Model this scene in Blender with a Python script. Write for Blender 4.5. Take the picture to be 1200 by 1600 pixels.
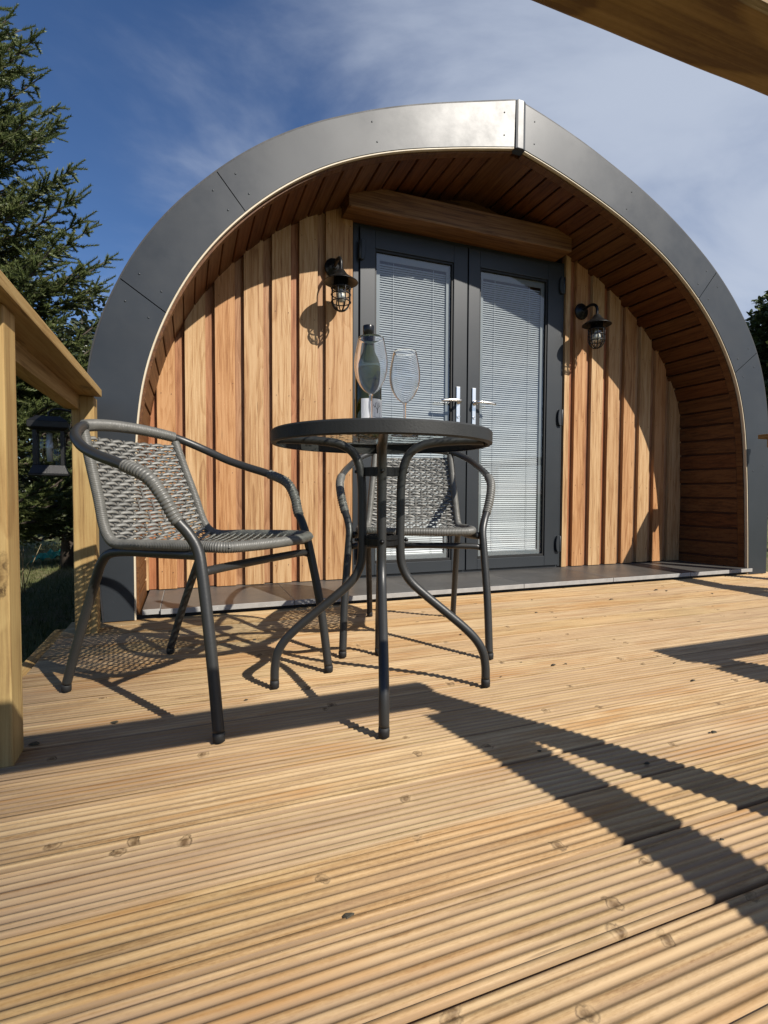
import bpy, bmesh, math, random
from mathutils import Vector, Matrix, noise as mnoise
import numpy as np
R_ = math.radians
S = bpy.context.scene
COL = S.collection
for o in list(bpy.data.objects): bpy.data.objects.remove(o)

# ------------------------------------------------------------------ camera
cam = bpy.data.cameras.new('camera'); co = bpy.data.objects.new('camera', cam); COL.objects.link(co)
cam.sensor_fit = 'VERTICAL'; cam.sensor_height = 24.0; cam.sensor_width = 18.0; cam.lens = 24*810/1600
cam.clip_start = 0.02; cam.clip_end = 3000
rt = Vector((0.93510733, -0.35433734, 0.00439704)); fw = Vector((0.35425391, 0.93443309, -0.03659183)); up = rt.cross(fw)
M = Matrix.Identity(4)
for i in range(3):
    M[i][0] = rt[i]; M[i][1] = up[i]; M[i][2] = -fw[i]
M[2][3] = 0.505
co.matrix_world = M
S.camera = co
S.render.resolution_x = 768; S.render.resolution_y = 1024

# ------------------------------------------------------------------ light
LD = Vector((-0.64, 1.10, -1.0)).normalized()          # direction the sunlight travels
SUN_EL = math.asin(-LD.z); SUN_AZ = math.atan2(-LD.x, -LD.y)   # azimuth clockwise from +Y
sl = bpy.data.lights.new('sun', 'SUN'); so = bpy.data.objects.new('sun', sl); COL.objects.link(so)
sl.energy = 5.0; sl.angle = R_(0.53); sl.color = (1.0, 0.94, 0.85)
so.rotation_euler = LD.to_track_quat('-Z', 'Y').to_euler()
S.view_settings.view_transform = 'Standard'; S.view_settings.look = 'None'
S.view_settings.exposure = 0.50; S.view_settings.gamma = 1.0

W = bpy.data.worlds.new("World"); S.world = W; W.use_nodes = True
nt = W.node_tree; N = nt.nodes; L = nt.links
for n in list(N): N.remove(n)
def wn(t, **k):
    n = N.new(t)
    for a, b in k.items(): setattr(n, a, b)
    return n
out = wn('ShaderNodeOutputWorld'); bg = wn('ShaderNodeBackground'); bg.inputs[1].default_value = 0.050
sky = wn('ShaderNodeTexSky'); sky.sky_type = 'NISHITA'; sky.sun_disc = False
sky.sun_elevation = SUN_EL; sky.sun_rotation = SUN_AZ; sky.altitude = 200; sky.air_density = 1.0; sky.dust_density = 0.4; sky.ozone_density = 2.5
tc = wn('ShaderNodeTexCoord')
# wispy clouds: stretched noise over the view direction, denser towards the east (+X)
sep = wn('ShaderNodeSeparateXYZ'); L.new(tc.outputs['Generated'], sep.inputs[0])
za = wn('ShaderNodeMath', operation='ADD'); za.inputs[1].default_value = 0.28; L.new(sep.outputs[2], za.inputs[0])
dx = wn('ShaderNodeMath', operation='DIVIDE'); dy = wn('ShaderNodeMath', operation='DIVIDE')
L.new(sep.outputs[0], dx.inputs[0]); L.new(za.outputs[0], dx.inputs[1]); L.new(sep.outputs[1], dy.inputs[0]); L.new(za.outputs[0], dy.inputs[1])
cb = wn('ShaderNodeCombineXYZ'); L.new(dx.outputs[0], cb.inputs[0]); L.new(dy.outputs[0], cb.inputs[1])
mp = wn('ShaderNodeMapping'); mp.inputs['Rotation'].default_value = (0, 0, R_(35)); mp.inputs['Scale'].default_value = (1.0, 1.5, 1)
mp.inputs['Location'].default_value = (0.35, 0.9, 0)
L.new(cb.outputs[0], mp.inputs[0])
n1 = wn('ShaderNodeTexNoise'); n1.inputs['Scale'].default_value = 1.3; n1.inputs['Detail'].default_value = 9; n1.inputs['Roughness'].default_value = 0.55; n1.inputs['Distortion'].default_value = 0.5
L.new(mp.outputs[0], n1.inputs['Vector'])
bias = wn('ShaderNodeMath', operation='MULTIPLY_ADD'); bias.inputs[1].default_value = 0.55; bias.inputs[2].default_value = 0.0
# denser to the east: dot with (0.93,0.3,-0.1)
dt = wn('ShaderNodeVectorMath', operation='DOT_PRODUCT'); dt.inputs[1].default_value = (0.95, 0.1, 0.25); L.new(tc.outputs['Generated'], dt.inputs[0])
L.new(dt.outputs['Value'], bias.inputs[0])
ad = wn('ShaderNodeMath', operation='ADD'); L.new(n1.outputs['Fac'], ad.inputs[0]); L.new(bias.outputs[0], ad.inputs[1])
mr = wn('ShaderNodeMapRange'); mr.interpolation_type = 'SMOOTHERSTEP'
mr.inputs['From Min'].default_value = 0.54; mr.inputs['From Max'].default_value = 1.04; mr.inputs['To Max'].default_value = 0.85
L.new(ad.outputs[0], mr.inputs['Value'])
hsv = wn('ShaderNodeHueSaturation'); hsv.inputs['Saturation'].default_value = 1.13; hsv.inputs['Value'].default_value = 1.36
L.new(sky.outputs[0], hsv.inputs['Color'])
mx = wn('ShaderNodeMix', data_type='RGBA'); mx.inputs['B'].default_value = (7.8, 8.7, 10.4, 1)
tn = wn('ShaderNodeMix', data_type='RGBA', blend_type='MULTIPLY'); tn.inputs['Factor'].default_value = 1.0; tn.inputs['B'].default_value = (.92, .95, 1.10, 1)
L.new(hsv.outputs[0], tn.inputs['A'])
L.new(mr.outputs[0], mx.inputs['Factor']); L.new(tn.outputs['Result'], mx.inputs['A'])
L.new(mx.outputs['Result'], bg.inputs[0]); L.new(bg.outputs[0], out.inputs[0])

# ------------------------------------------------------------------ materials
ALB = 0.70      # one scale for every surface's albedo, balanced by the exposure
def alb(c): return tuple(v*ALB for v in c)
def mat(name, base=(.5,.5,.5), rough=.5, metal=0.0, spec=.5):
    base = base if metal == 1.0 else alb(base)
    m = bpy.data.materials.new(name); m.use_nodes = True
    b = m.node_tree.nodes['Principled BSDF']
    b.inputs['Base Color'].default_value = (*base, 1); b.inputs['Roughness'].default_value = rough
    b.inputs['Metallic'].default_value = metal; b.inputs['Specular IOR Level'].default_value = spec
    return m
class G:
    def __init__(s, m): s.t = m.node_tree; s.b = s.t.nodes['Principled BSDF']
    def n(s, t, ins=None, **k):
        x = s.t.nodes.new(t)
        for a, b in k.items(): setattr(x, a, b)
        for a, b in (ins or {}).items():
            if isinstance(b, bpy.types.NodeSocket): s.t.links.new(b, x.inputs[a])
            else: x.inputs[a].default_value = b
        return x
    def l(s, a, b): s.t.links.new(a, b)
    def math(s, op, a, b=0.0, c=0.0, clamp=False):
        x = s.n('ShaderNodeMath', {0: a, 1: b, 2: c}, operation=op); x.use_clamp = clamp; return x.outputs[0]
    def ramp(s, f, stops):
        x = s.n('ShaderNodeValToRGB', {0: f}); e = x.color_ramp.elements
        while len(e) < len(stops): e.new(0.5)
        for i, (p, c) in enumerate(stops):
            e[i].position = p; e[i].color = (*c, 1) if len(c) == 3 else c
        return x.outputs[0]
    def mix(s, f, a, b, bt='MIX'):
        x = s.n('ShaderNodeMix', data_type='RGBA', blend_type=bt)
        for k, v in (('Factor', f), ('A', a), ('B', b)):
            if isinstance(v, bpy.types.NodeSocket): s.l(v, x.inputs[k])
            elif k == 'Factor': x.inputs[k].default_value = v
            else: x.inputs[k].default_value = (*v, 1) if len(v) == 3 else v
        return x.outputs['Result']
    def noise(s, v, scale, detail=3, rough=.5, dist=0.0):
        return s.n('ShaderNodeTexNoise', {'Vector': v, 'Scale': scale, 'Detail': detail, 'Roughness': rough, 'Distortion': dist}).outputs['Fac']

def wood(name, axis, light, mid, dark, rings=9.0, ringscale=6.0, stretch=.09, contrast=.5, knots=0.0, knot_scale=(1.3,5.5), knot_r=.13,
         var=.25, rough=.6, bump=.25, vary=(1,.82,.7), greenish=0.0, spec=.25, crack=.7, groove=None, stain=0.0, speck=.25):
    """procedural timber; axis = grain direction in object space; every board (mesh island) takes its own piece of the grain"""
    m = mat(name, mid, rough, 0, spec); g = G(m); light, mid, dark = alb(light), alb(mid), alb(dark)
    tcn = g.n('ShaderNodeTexCoord').outputs['Object']
    geo = g.n('ShaderNodeNewGeometry'); rnd = geo.outputs['Random Per Island']
    sp = g.n('ShaderNodeSeparateXYZ', {0: tcn})
    o = {'x': (0,1,2), 'y': (1,0,2), 'z': (2,0,1)}[axis]
    c0 = g.n('ShaderNodeCombineXYZ', {0: sp.outputs[o[0]], 1: sp.outputs[o[1]], 2: sp.outputs[o[2]]}).outputs[0]
    off = g.n('ShaderNodeCombineXYZ', {0: g.math('MULTIPLY', rnd, 37.0), 1: g.math('MULTIPLY', rnd, 71.3), 2: g.math('MULTIPLY', rnd, 13.7)}).outputs[0]
    P = g.n('ShaderNodeVectorMath', {0: c0, 1: off}, operation='ADD').outputs[0]
    # knots
    ks = g.n('ShaderNodeVectorMath', {0: P, 1: (knot_scale[0], knot_scale[1], knot_scale[1])}, operation='MULTIPLY').outputs[0]
    wob = g.n('ShaderNodeTexNoise', {'Vector': P, 'Scale': 14.0, 'Detail': 2.0}).outputs['Color']
    ks2 = g.n('ShaderNodeVectorMath', {0: wob, 1: (.22,.22,.22), 2: ks}, operation='MULTIPLY_ADD').outputs[0]
    ksp = g.n('ShaderNodeSeparateXYZ', {0: ks2}); ks3 = g.n('ShaderNodeCombineXYZ', {0: ksp.outputs[0], 1: g.math('ADD', ksp.outputs[1], ksp.outputs[2])}).outputs[0]
    vo = g.n('ShaderNodeTexVoronoi', {'Vector': ks3, 'Scale': 1.0, 'Randomness': .9}, voronoi_dimensions='2D'); vd = vo.outputs['Distance']
    sv = g.n('ShaderNodeVectorMath', {0: P, 1: (stretch, 1, 1)}, operation='MULTIPLY').outputs[0]
    base = g.noise(sv, ringscale, 2.5, .45, .25)
    if knots:
        pull = g.n('ShaderNodeMapRange', {'Value': vd, 'From Min': 0.0, 'From Max': knot_r*2.8, 'To Min': 0.12*knots, 'To Max': 0.0}, interpolation_type='SMOOTHSTEP').outputs[0]
        base = g.math('ADD', base, pull)
    rg = g.math('FRACT', g.math('MULTIPLY', base, rings))
    rg = g.math('MULTIPLY', g.math('POWER', rg, 2.2), g.n('ShaderNodeMapRange', {'Value': rg, 'From Min': 1.0, 'From Max': .86}, interpolation_type='SMOOTHSTEP').outputs[0])
    fsv = g.n('ShaderNodeVectorMath', {0: P, 1: (.03, 1, 1)}, operation='MULTIPLY').outputs[0]
    fib = g.noise(fsv, 260.0, 3, .6)
    fib2 = g.noise(fsv, 60.0, 3, .6)
    big = g.noise(g.n('ShaderNodeVectorMath', {0: P, 1: (.35, 1, 1)}, operation='MULTIPLY').outputs[0], 4.0, 3, .6)
    f = g.math('ADD', g.math('MULTIPLY', rg, contrast), g.math('MULTIPLY_ADD', fib2, 2.1, -.92))
    f = g.math('ADD', f, g.math('MULTIPLY_ADD', fib, 1.7, -.78))
    f = g.math('ADD', f, g.math('MULTIPLY_ADD', g.noise(g.n('ShaderNodeVectorMath', {0: P, 1: (.3, 1, 1)}, operation='MULTIPLY').outputs[0], 420.0, 2, .7), speck*1.6, -speck*.8))
    f = g.math('ADD', f, g.math('MULTIPLY_ADD', big, .9, -.45), clamp=True)
    colr = g.ramp(f, [(0.0, light), (.45, mid), (1.0, dark)])
    # per-board tone
    r2 = g.math('FRACT', g.math('MULTIPLY', rnd, 17.31))
    tone = g.ramp(r2, [(0, (1,1,1)), (.5, tuple(1-var*.5*(1-v) - var*.25 for v in vary)), (1, tuple(1-var*(1-v)*1.6 - var*.2 for v in vary))])
    colr = g.mix(1.0, colr, tone, 'MULTIPLY')
    if greenish:
        gn = g.math('MULTIPLY', g.math('SUBTRACT', g.noise(P, 1.7, 2), .5, clamp=True), greenish*3)
        colr = g.mix(gn, colr, (.33,.34,.17))
    crv_ = g.noise(g.n('ShaderNodeVectorMath', {0: P, 1: (.045, 1, 1)}, operation='MULTIPLY').outputs[0], 150.0, 1, .5)
    crk = g.math('MULTIPLY', g.n('ShaderNodeMapRange', {'Value': crv_, 'From Min': .70, 'From Max': .76}).outputs[0], g.n('ShaderNodeMapRange', {'Value': g.noise(P, 5.0, 2), 'From Min': .50, 'From Max': .60}).outputs[0])
    colr = g.mix(g.math('MULTIPLY', crk, crack), colr, tuple(c*.45 for c in dark))
    if stain:
        st = g.noise(g.n('ShaderNodeVectorMath', {0: P, 1: (.16, 1, 1)}, operation='MULTIPLY').outputs[0], 14.0, 3, .6)
        colr = g.mix(g.math('MULTIPLY', g.n('ShaderNodeMapRange', {'Value': st, 'From Min': .52, 'From Max': .72}).outputs[0], stain), colr, (mid[0]*.88, mid[1]*.68, mid[2]*.46))
        colr = g.mix(g.math('MULTIPLY', g.n('ShaderNodeMapRange', {'Value': st, 'From Min': .46, 'From Max': .28}).outputs[0], stain*.7), colr, (mid[0]*.86, mid[1]*.86, mid[2]*.98))
    if groove:   # channels mix towards a greyer colour with depth below the ridge tops
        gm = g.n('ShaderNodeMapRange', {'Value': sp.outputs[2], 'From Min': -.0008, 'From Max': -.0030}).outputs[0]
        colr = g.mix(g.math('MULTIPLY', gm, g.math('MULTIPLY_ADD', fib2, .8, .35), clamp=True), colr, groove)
    hgt = g.math('ADD', g.math('MULTIPLY', fib, .5), g.math('MULTIPLY', fib2, .5))
    hgt = g.math('SUBTRACT', hgt, g.math('MULTIPLY', crk, crack))
    hgt = g.math('SUBTRACT', hgt, g.math('MULTIPLY', rg, .35))
    if knots:
        cell = g.n('ShaderNodeSeparateColor', {0: vo.outputs['Color']}).outputs[0]
        on = g.math('GREATER_THAN', cell, .48)
        core = g.n('ShaderNodeMapRange', {'Value': vd, 'From Min': knot_r*.25, 'From Max': knot_r*.8, 'To Min': 1.0, 'To Max': 0.0}, interpolation_type='SMOOTHSTEP').outputs[0]
        halo = g.n('ShaderNodeMapRange', {'Value': vd, 'From Min': knot_r*.3, 'From Max': knot_r*1.7, 'To Min': 1.0, 'To Max': 0.0}, interpolation_type='SMOOTHSTEP').outputs[0]
        kn = g.noise(P, 90.0, 3, .7)
        core = g.math('MULTIPLY', g.math('MULTIPLY', core, on), g.math('MULTIPLY_ADD', kn, 1.8, -.1), clamp=True)
        ed = g.math('SUBTRACT', 1.0, g.math('MULTIPLY', g.math('ABSOLUTE', g.math('SUBTRACT', g.math('ADD', vd, g.math('MULTIPLY_ADD', kn, knot_r*.9, -knot_r*.45)), knot_r*.75)), 5.0/knot_r), clamp=True)
        ed = g.math('MULTIPLY', g.math('MULTIPLY', ed, on), g.math('MULTIPLY_ADD', g.noise(P, 45.0, 2), 2.4, -.6), clamp=True)
        colr = g.mix(g.math('MULTIPLY', halo, g.math('MULTIPLY', on, .3)), colr, tuple(min(1, c*1.12) for c in light))
        colr = g.mix(g.math('MULTIPLY', core, .9), colr, tuple(c*.48 for c in dark))
        colr = g.mix(g.math('MULTIPLY', ed, .9), colr, tuple(c*.25 for c in dark))
        hgt = g.math('ADD', hgt, g.math('MULTIPLY', core, .8))
    g.l(colr, g.b.inputs['Base Color'])
    rr = g.math('MULTIPLY_ADD', fib2, .3, rough-.15); g.l(rr, g.b.inputs['Roughness'])
    bp = g.n('ShaderNodeBump', {'Height': hgt, 'Strength': bump, 'Distance': .0015}); g.l(bp.outputs[0], g.b.inputs['Normal'])
    return m

def rough_mat(name, a, b, scale=8, rough=.5, bump=.0, metal=0, spec=.5, rvar=.15, bscale=60, island=0.0, detail=5):
    m = mat(name, a, rough, metal, spec); a, b = alb(a), alb(b); g = G(m); P = g.n('ShaderNodeTexCoord').outputs['Object']
    f = g.noise(P, scale, detail, .6)
    if island:
        rnd = g.n('ShaderNodeNewGeometry').outputs['Random Per Island']
        f = g.math('ADD', f, g.math('MULTIPLY_ADD', rnd, island, -island/2), clamp=True)
    c = g.ramp(f, [(.3, a), (.7, b)]); g.l(c, g.b.inputs['Base Color'])
    g.l(g.math('MULTIPLY_ADD', g.noise(P, scale*1.7, 5, .65), rvar*2, rough-rvar), g.b.inputs['Roughness'])
    if bump:
        bp = g.n('ShaderNodeBump', {'Height': g.noise(P, bscale, 4), 'Strength': bump, 'Distance': .002}); g.l(bp.outputs[0], g.b.inputs['Normal'])
    return m

def clear_pane(name, tint=(.93,.95,.94), edge=None, bump=0.0, bscale=90, gloss_rough=.02, ior=1.5, dist=.004, base=0.0, voro=False):
    """thin sheet of glass: light passes, the surface mirrors by Fresnel"""
    m = bpy.data.materials.new(name); m.use_nodes = True; t = m.node_tree; t.nodes.remove(t.nodes['Principled BSDF'])
    class Q(G):
        def __init__(s, m): s.t = m.node_tree
    g = Q(m); P = g.n('ShaderNodeTexCoord').outputs['Object']
    nrm = None
    if bump:
        if voro:
            h = g.n('ShaderNodeTexVoronoi', {'Vector': P, 'Scale': bscale}, feature='SMOOTH_F1').outputs['Distance']
        else: h = g.noise(P, bscale, 2)
        nrm = g.n('ShaderNodeBump', {'Height': h, 'Strength': bump, 'Distance': dist}).outputs[0]
    tr = g.n('ShaderNodeBsdfTransparent', {0: (*tint, 1)})
    gl = g.n('ShaderNodeBsdfGlossy', {'Roughness': gloss_rough, 'Color': (1,1,1,1)})
    geo = g.n('ShaderNodeNewGeometry'); dp = g.n('ShaderNodeVectorMath', {0: nrm if nrm else geo.outputs['Normal'], 1: geo.outputs['Incoming']}, operation='DOT_PRODUCT').outputs['Value']
    if nrm: g.l(nrm, gl.inputs['Normal'])
    sch = g.math('POWER', g.math('SUBTRACT', 1.0, g.math('ABSOLUTE', dp), clamp=True), 5.0)
    f = g.math('MULTIPLY_ADD', sch, .92, .075+base, clamp=True)
    if edge:
        g.l(g.ramp(g.math('ABSOLUTE', dp), [(0.0, (edge,edge,edge)), (.22, (.55,.56,.56)), (.5, tint)]), tr.inputs[0])
    ms = g.n('ShaderNodeMixShader', {0: f, 1: tr.outputs[0], 2: gl.outputs[0]})
    g.l(ms.outputs[0], t.nodes['Material Output'].inputs[0])
    return m

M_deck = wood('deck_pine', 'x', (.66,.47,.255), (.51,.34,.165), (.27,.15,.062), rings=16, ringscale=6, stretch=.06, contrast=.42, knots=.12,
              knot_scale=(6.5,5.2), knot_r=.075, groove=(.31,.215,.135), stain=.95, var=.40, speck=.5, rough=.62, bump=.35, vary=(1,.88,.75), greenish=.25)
M_rail = wood('rail_pine', 'y', (.46,.31,.13), (.37,.23,.085), (.22,.12,.04), rings=8, ringscale=7, knots=.8, knot_scale=(2.2,6), knot_r=.12, var=.12, bump=.25, rough=.6, greenish=.15)
M_railx = wood('rail_pine_cross', 'x', (.36,.23,.09), (.28,.17,.058), (.15,.08,.028), rings=7, ringscale=7, stretch=.34, contrast=1.0, knots=1.0, knot_scale=(2.5,6), knot_r=.14, var=.12, bump=.3, rough=.6)
M_post = wood('post_pine', 'z', (.50,.34,.14), (.41,.26,.10), (.26,.14,.05), rings=8, ringscale=8, knots=.9, knot_scale=(3,6.5), knot_r=.13, var=.12, bump=.25, rough=.55, greenish=.3)
M_clad = wood('cedar_cladding', 'z', (.68,.455,.24), (.545,.325,.148), (.30,.145,.06), rings=17, ringscale=8, stretch=.09, contrast=.42, var=.48, bump=.7, rough=.6, vary=(1,.72,.55))
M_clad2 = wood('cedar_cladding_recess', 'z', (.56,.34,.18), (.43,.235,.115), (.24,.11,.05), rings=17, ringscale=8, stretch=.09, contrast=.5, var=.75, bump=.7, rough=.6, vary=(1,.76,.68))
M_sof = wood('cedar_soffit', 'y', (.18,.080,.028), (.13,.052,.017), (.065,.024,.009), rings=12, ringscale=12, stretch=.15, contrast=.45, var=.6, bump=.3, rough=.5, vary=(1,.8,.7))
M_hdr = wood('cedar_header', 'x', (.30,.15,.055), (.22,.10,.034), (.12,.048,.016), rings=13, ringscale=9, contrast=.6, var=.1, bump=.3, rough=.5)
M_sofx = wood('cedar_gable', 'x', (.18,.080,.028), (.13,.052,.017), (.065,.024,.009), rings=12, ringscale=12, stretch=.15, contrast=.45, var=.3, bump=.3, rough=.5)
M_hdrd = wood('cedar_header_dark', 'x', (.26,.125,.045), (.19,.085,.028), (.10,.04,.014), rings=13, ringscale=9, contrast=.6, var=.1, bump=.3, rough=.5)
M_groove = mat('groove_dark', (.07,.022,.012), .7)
M_trim = rough_mat('raw_ply_edge', (.80,.70,.52), (.70,.58,.40), 12, .5)
M_fascia = rough_mat('grey_coated_sheet', (.027,.032,.038), (.036,.042,.049), 3.5, .40, .12, 0, .40, .12, 5)
M_fasciadk = mat('grey_sheet_edge', (.018,.019,.021), .5)
M_roof = rough_mat('dark_roof_sheet', (.018,.018,.020), (.026,.026,.03), 5, .6, .3)
M_screw = mat('screw_head', (.05,.055,.06), .4, .3)
M_frame = rough_mat('anthracite_door_frame', (.024,.029,.034), (.028,.033,.038), 5, .42, .0, 0, .4, .05)
M_seal = mat('black_seal', (.006,.006,.006), .6)
M_spacer = mat('pane_border', (.20,.22,.23), .5)
M_blind = rough_mat('blind_slat', (.42,.44,.46), (.47,.49,.51), 5, .35, 0, 0, .5, .05)
M_interior = mat('interior_wall', (.05,.05,.05), .8)
M_pane = clear_pane('window_glass', (.90,.93,.93), bump=.02, bscale=3.0, dist=.01)
M_chrome = mat('chrome', (.86,.84,.80), .26, 1.0)
M_tile = rough_mat('grey_porcelain', (.075,.072,.068), (.125,.118,.108), 5, .42, .25, 0, .5, .1, 40, island=.35)
M_tilee = rough_mat('tile_edge', (.36,.35,.33), (.46,.44,.41), 30, .6)
M_black = rough_mat('black_powdercoat', (.007,.007,.007), (.011,.011,.011), 60, .40, .25, 0, .35, .08, 300)
M_tube = rough_mat('charcoal_tube', (.028,.029,.028), (.036,.036,.035), 9, .40, .1, 0, .5, .07, 220)
M_rim = rough_mat('table_rim', (.022,.023,.022), (.028,.029,.028), 20, .55, .2, 0, .4, .06, 250)
M_rattan = rough_mat('grey_rattan', (.21,.207,.188), (.30,.294,.268), 45, .45, .25, 0, .5, .1, 260, island=.5)
M_rattan2 = rough_mat('grey_rattan_wrap', (.125,.123,.110), (.18,.176,.158), 45, .42, .2, 0, .5, .1, 260)
M_rubber = mat('rubber_cap', (.012,.012,.012), .7)
M_tglass = clear_pane('patterned_table_glass', (.80,.84,.81), bump=1.0, bscale=55, dist=.02, gloss_rough=.06, voro=True, base=.03)
M_lglass = clear_pane('lamp_glass', (.93,.94,.93), bump=.15, bscale=30)
M_earth = None

def glass(name, col=(1,1,1), ior=1.45, rough=0.0):
    m = bpy.data.materials.new(name); m.use_nodes = True; b = m.node_tree.nodes['Principled BSDF']
    b.inputs['Base Color'].default_value = (*col, 1); b.inputs['Transmission Weight'].default_value = 1.0
    b.inputs['Roughness'].default_value = rough; b.inputs['IOR'].default_value = ior
    return m
M_wine = clear_pane('wine_glass', (.97,.98,.98), edge=.06)
M_stem = glass('wine_glass_stem', (1,1,1), 1.45)
M_bottle = glass('green_bottle_glass', (.10,.12,.012), 1.5); M_bottle.node_tree.nodes['Principled BSDF'].inputs['Transmission Weight'].default_value = .45; M_bottle.node_tree.nodes['Principled BSDF'].inputs['Base Color'].default_value = (.035,.042,.006,1)
M_cap = rough_mat('black_foil', (.006,.006,.006), (.010,.010,.010), 30, .22)
M_label = rough_mat('paper_label', (.74,.76,.80), (.70,.72,.76), 30, .6)
M_ink = mat('label_ink', (.03,.03,.035), .7)
M_bulb = mat('lamp_bulb', (.75,.72,.62), .25)

# ground
M_ground = mat('grass_ground', (.1,.1,.05), .95, 0, .2); g = G(M_ground); P = g.n('ShaderNodeTexCoord').outputs['Object']
f = g.math('ADD', g.math('MULTIPLY', g.noise(P, 1.3, 4, .6), .6), g.math('MULTIPLY', g.noise(P, 14, 5, .7), .4))
g.l(g.ramp(f, [(.36, (.06,.085,.025)), (.5, (.12,.13,.045)), (.62, (.20,.16,.09))]), g.b.inputs['Base Color'])
g.l(g.n('ShaderNodeBump', {'Height': g.noise(P, 30, 6, .7), 'Strength': .8, 'Distance': .04}).outputs[0], g.b.inputs['Normal'])

def leafmat(name, a, b, c, rough=.5, trans=.25):
    m = mat(name, a, rough, 0, .4); a, b, c = alb(a), alb(b), alb(c); g = G(m)
    rnd = g.n('ShaderNodeNewGeometry').outputs['Random Per Island']
    P = g.n('ShaderNodeTexCoord').outputs['Object']
    f = g.math('ADD', g.math('MULTIPLY', rnd, .6), g.math('MULTIPLY', g.noise(P, 2.5, 2), .5), clamp=True)
    cc = g.ramp(f, [(.15, a), (.55, b), (.9, c)]); g.l(cc, g.b.inputs['Base Color'])
    tb = g.n('ShaderNodeBsdfTranslucent', {0: cc}); ms = g.n('ShaderNodeMixShader', {0: trans, 1: g.b.outputs[0], 2: tb.outputs[0]})
    g.l(ms.outputs[0], g.t.nodes['Material Output'].inputs[0])
    return m
M_needle = leafmat('spruce_needles', (.08,.115,.032), (.15,.19,.058), (.24,.26,.10), .5, .30)
M_leaf = leafmat('oak_leaves', (.05,.075,.025), (.08,.11,.035), (.15,.17,.06), .45, .25)
M_shiny = leafmat('glossy_leaves', (.035,.05,.02), (.06,.075,.03), (.12,.13,.07), .28, .1)
M_hedge = leafmat('hedge_leaves', (.035,.055,.015), (.07,.09,.03), (.13,.14,.05), .5, .2)
M_grass = leafmat('grass_blades', (.07,.10,.025), (.14,.16,.05), (.30,.26,.12), .6, .3)
M_straw = leafmat('dry_stems', (.35,.27,.14), (.50,.40,.22), (.60,.50,.30), .6, .2)
M_bark = rough_mat('bark', (.045,.032,.022), (.10,.075,.055), 18, .9, .8)
M_net = rough_mat('green_netting', (.02,.26,.17), (.05,.42,.28), 60, .6, .6)

# ------------------------------------------------------------------ mesh helpers
class MB:
    def __init__(s): s.v = []; s.f = []; s.m = []; s.sm = []
    def add(s, vs, fs, mi=0, smooth=False):
        b = len(s.v); s.v += [tuple(p) for p in vs]
        for q in fs: s.f.append(tuple(i+b for i in q)); s.m.append(mi); s.sm.append(smooth)
        return s
    def box(s, lo, hi, mi=0, T=None):
        x0,y0,z0 = lo; x1,y1,z1 = hi
        vs = [(x0,y0,z0),(x1,y0,z0),(x1,y1,z0),(x0,y1,z0),(x0,y0,z1),(x1,y0,z1),(x1,y1,z1),(x0,y1,z1)]
        if T is not None: vs = [tuple(T @ Vector(p)) for p in vs]
        return s.add(vs, [(0,3,2,1),(4,5,6,7),(0,1,5,4),(1,2,6,5),(2,3,7,6),(3,0,4,7)], mi)
    def tube(s, pts, r, n=12, mi=0, caps=True, smooth=True, flat=None):
        pts = [Vector(p) for p in pts]; k = len(pts)
        rr = r if hasattr(r, '__len__') else [r]*k
        t0 = (pts[1]-pts[0]).normalized()
        a = Vector((0,0,1)) if abs(t0.z) < .9 else Vector((1,0,0))
        u = t0.cross(a).normalized(); vs = []; prev = t0
        for i in range(k):
            t = (pts[min(i+1,k-1)]-pts[max(i-1,0)]).normalized()
            ax = prev.cross(t)
            if ax.length > 1e-6: u = Matrix.Rotation(prev.angle(t), 3, ax.normalized()) @ u
            u = (u - t*u.dot(t)).normalized(); w = t.cross(u); prev = t
            for j in range(n):
                an = 2*math.pi*j/n; ca, sa = math.cos(an), math.sin(an)
                vs.append(pts[i] + (u*ca + w*sa)*rr[i])
        fs = [(i*n+j, i*n+(j+1)%n, (i+1)*n+(j+1)%n, (i+1)*n+j) for i in range(k-1) for j in range(n)]
        if caps: fs += [tuple(range(n-1,-1,-1)), tuple((k-1)*n+j for j in range(n))]
        return s.add(vs, fs, mi, smooth)
    def lathe(s, prof, c=(0,0,0), n=32, mi=0, smooth=True, T=None, closed=False):
        vs = []; k = len(prof)
        for r, z in prof:
            for j in range(n):
                a = 2*math.pi*j/n; p = Vector((r*math.cos(a), r*math.sin(a), z))
                if T is not None: p = T @ p
                vs.append(p + Vector(c))
        kk = k if closed else k-1
        fs = [(i*n+j, i*n+(j+1)%n, ((i+1)%k)*n+(j+1)%n, ((i+1)%k)*n+j) for i in range(kk) for j in range(n)]
        if not closed:
            if prof[0][0] > 1e-5: fs.append(tuple(range(n-1,-1,-1)))
            if prof[-1][0] > 1e-5: fs.append(tuple((k-1)*n+j for j in range(n)))
        return s.add(vs, fs, mi, smooth)
    def build(s, name, mats, parent=None, bevel=0, seg=2, weld=False):
        me = bpy.data.meshes.new(name); me.from_pydata(s.v, [], s.f)
        for m in (mats if isinstance(mats, (list, tuple)) else [mats]): me.materials.append(m)
        me.polygons.foreach_set('material_index', s.m); me.polygons.foreach_set('use_smooth', s.sm)
        if bevel or weld:
            bm = bmesh.new(); bm.from_mesh(me)
            if weld: bmesh.ops.remove_doubles(bm, verts=bm.verts, dist=1e-5)
            if bevel:
                es = [e for e in bm.edges if len(e.link_faces) == 2 and e.calc_face_angle(0) > R_(30)]
                bmesh.ops.bevel(bm, geom=es, offset=bevel, segments=seg, affect='EDGES', profile=.7)
            bm.to_mesh(me); bm.free()
        me.validate(); me.update()
        o = bpy.data.objects.new(name, me); COL.objects.link(o)
        if parent: o.parent = parent
        return o
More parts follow.
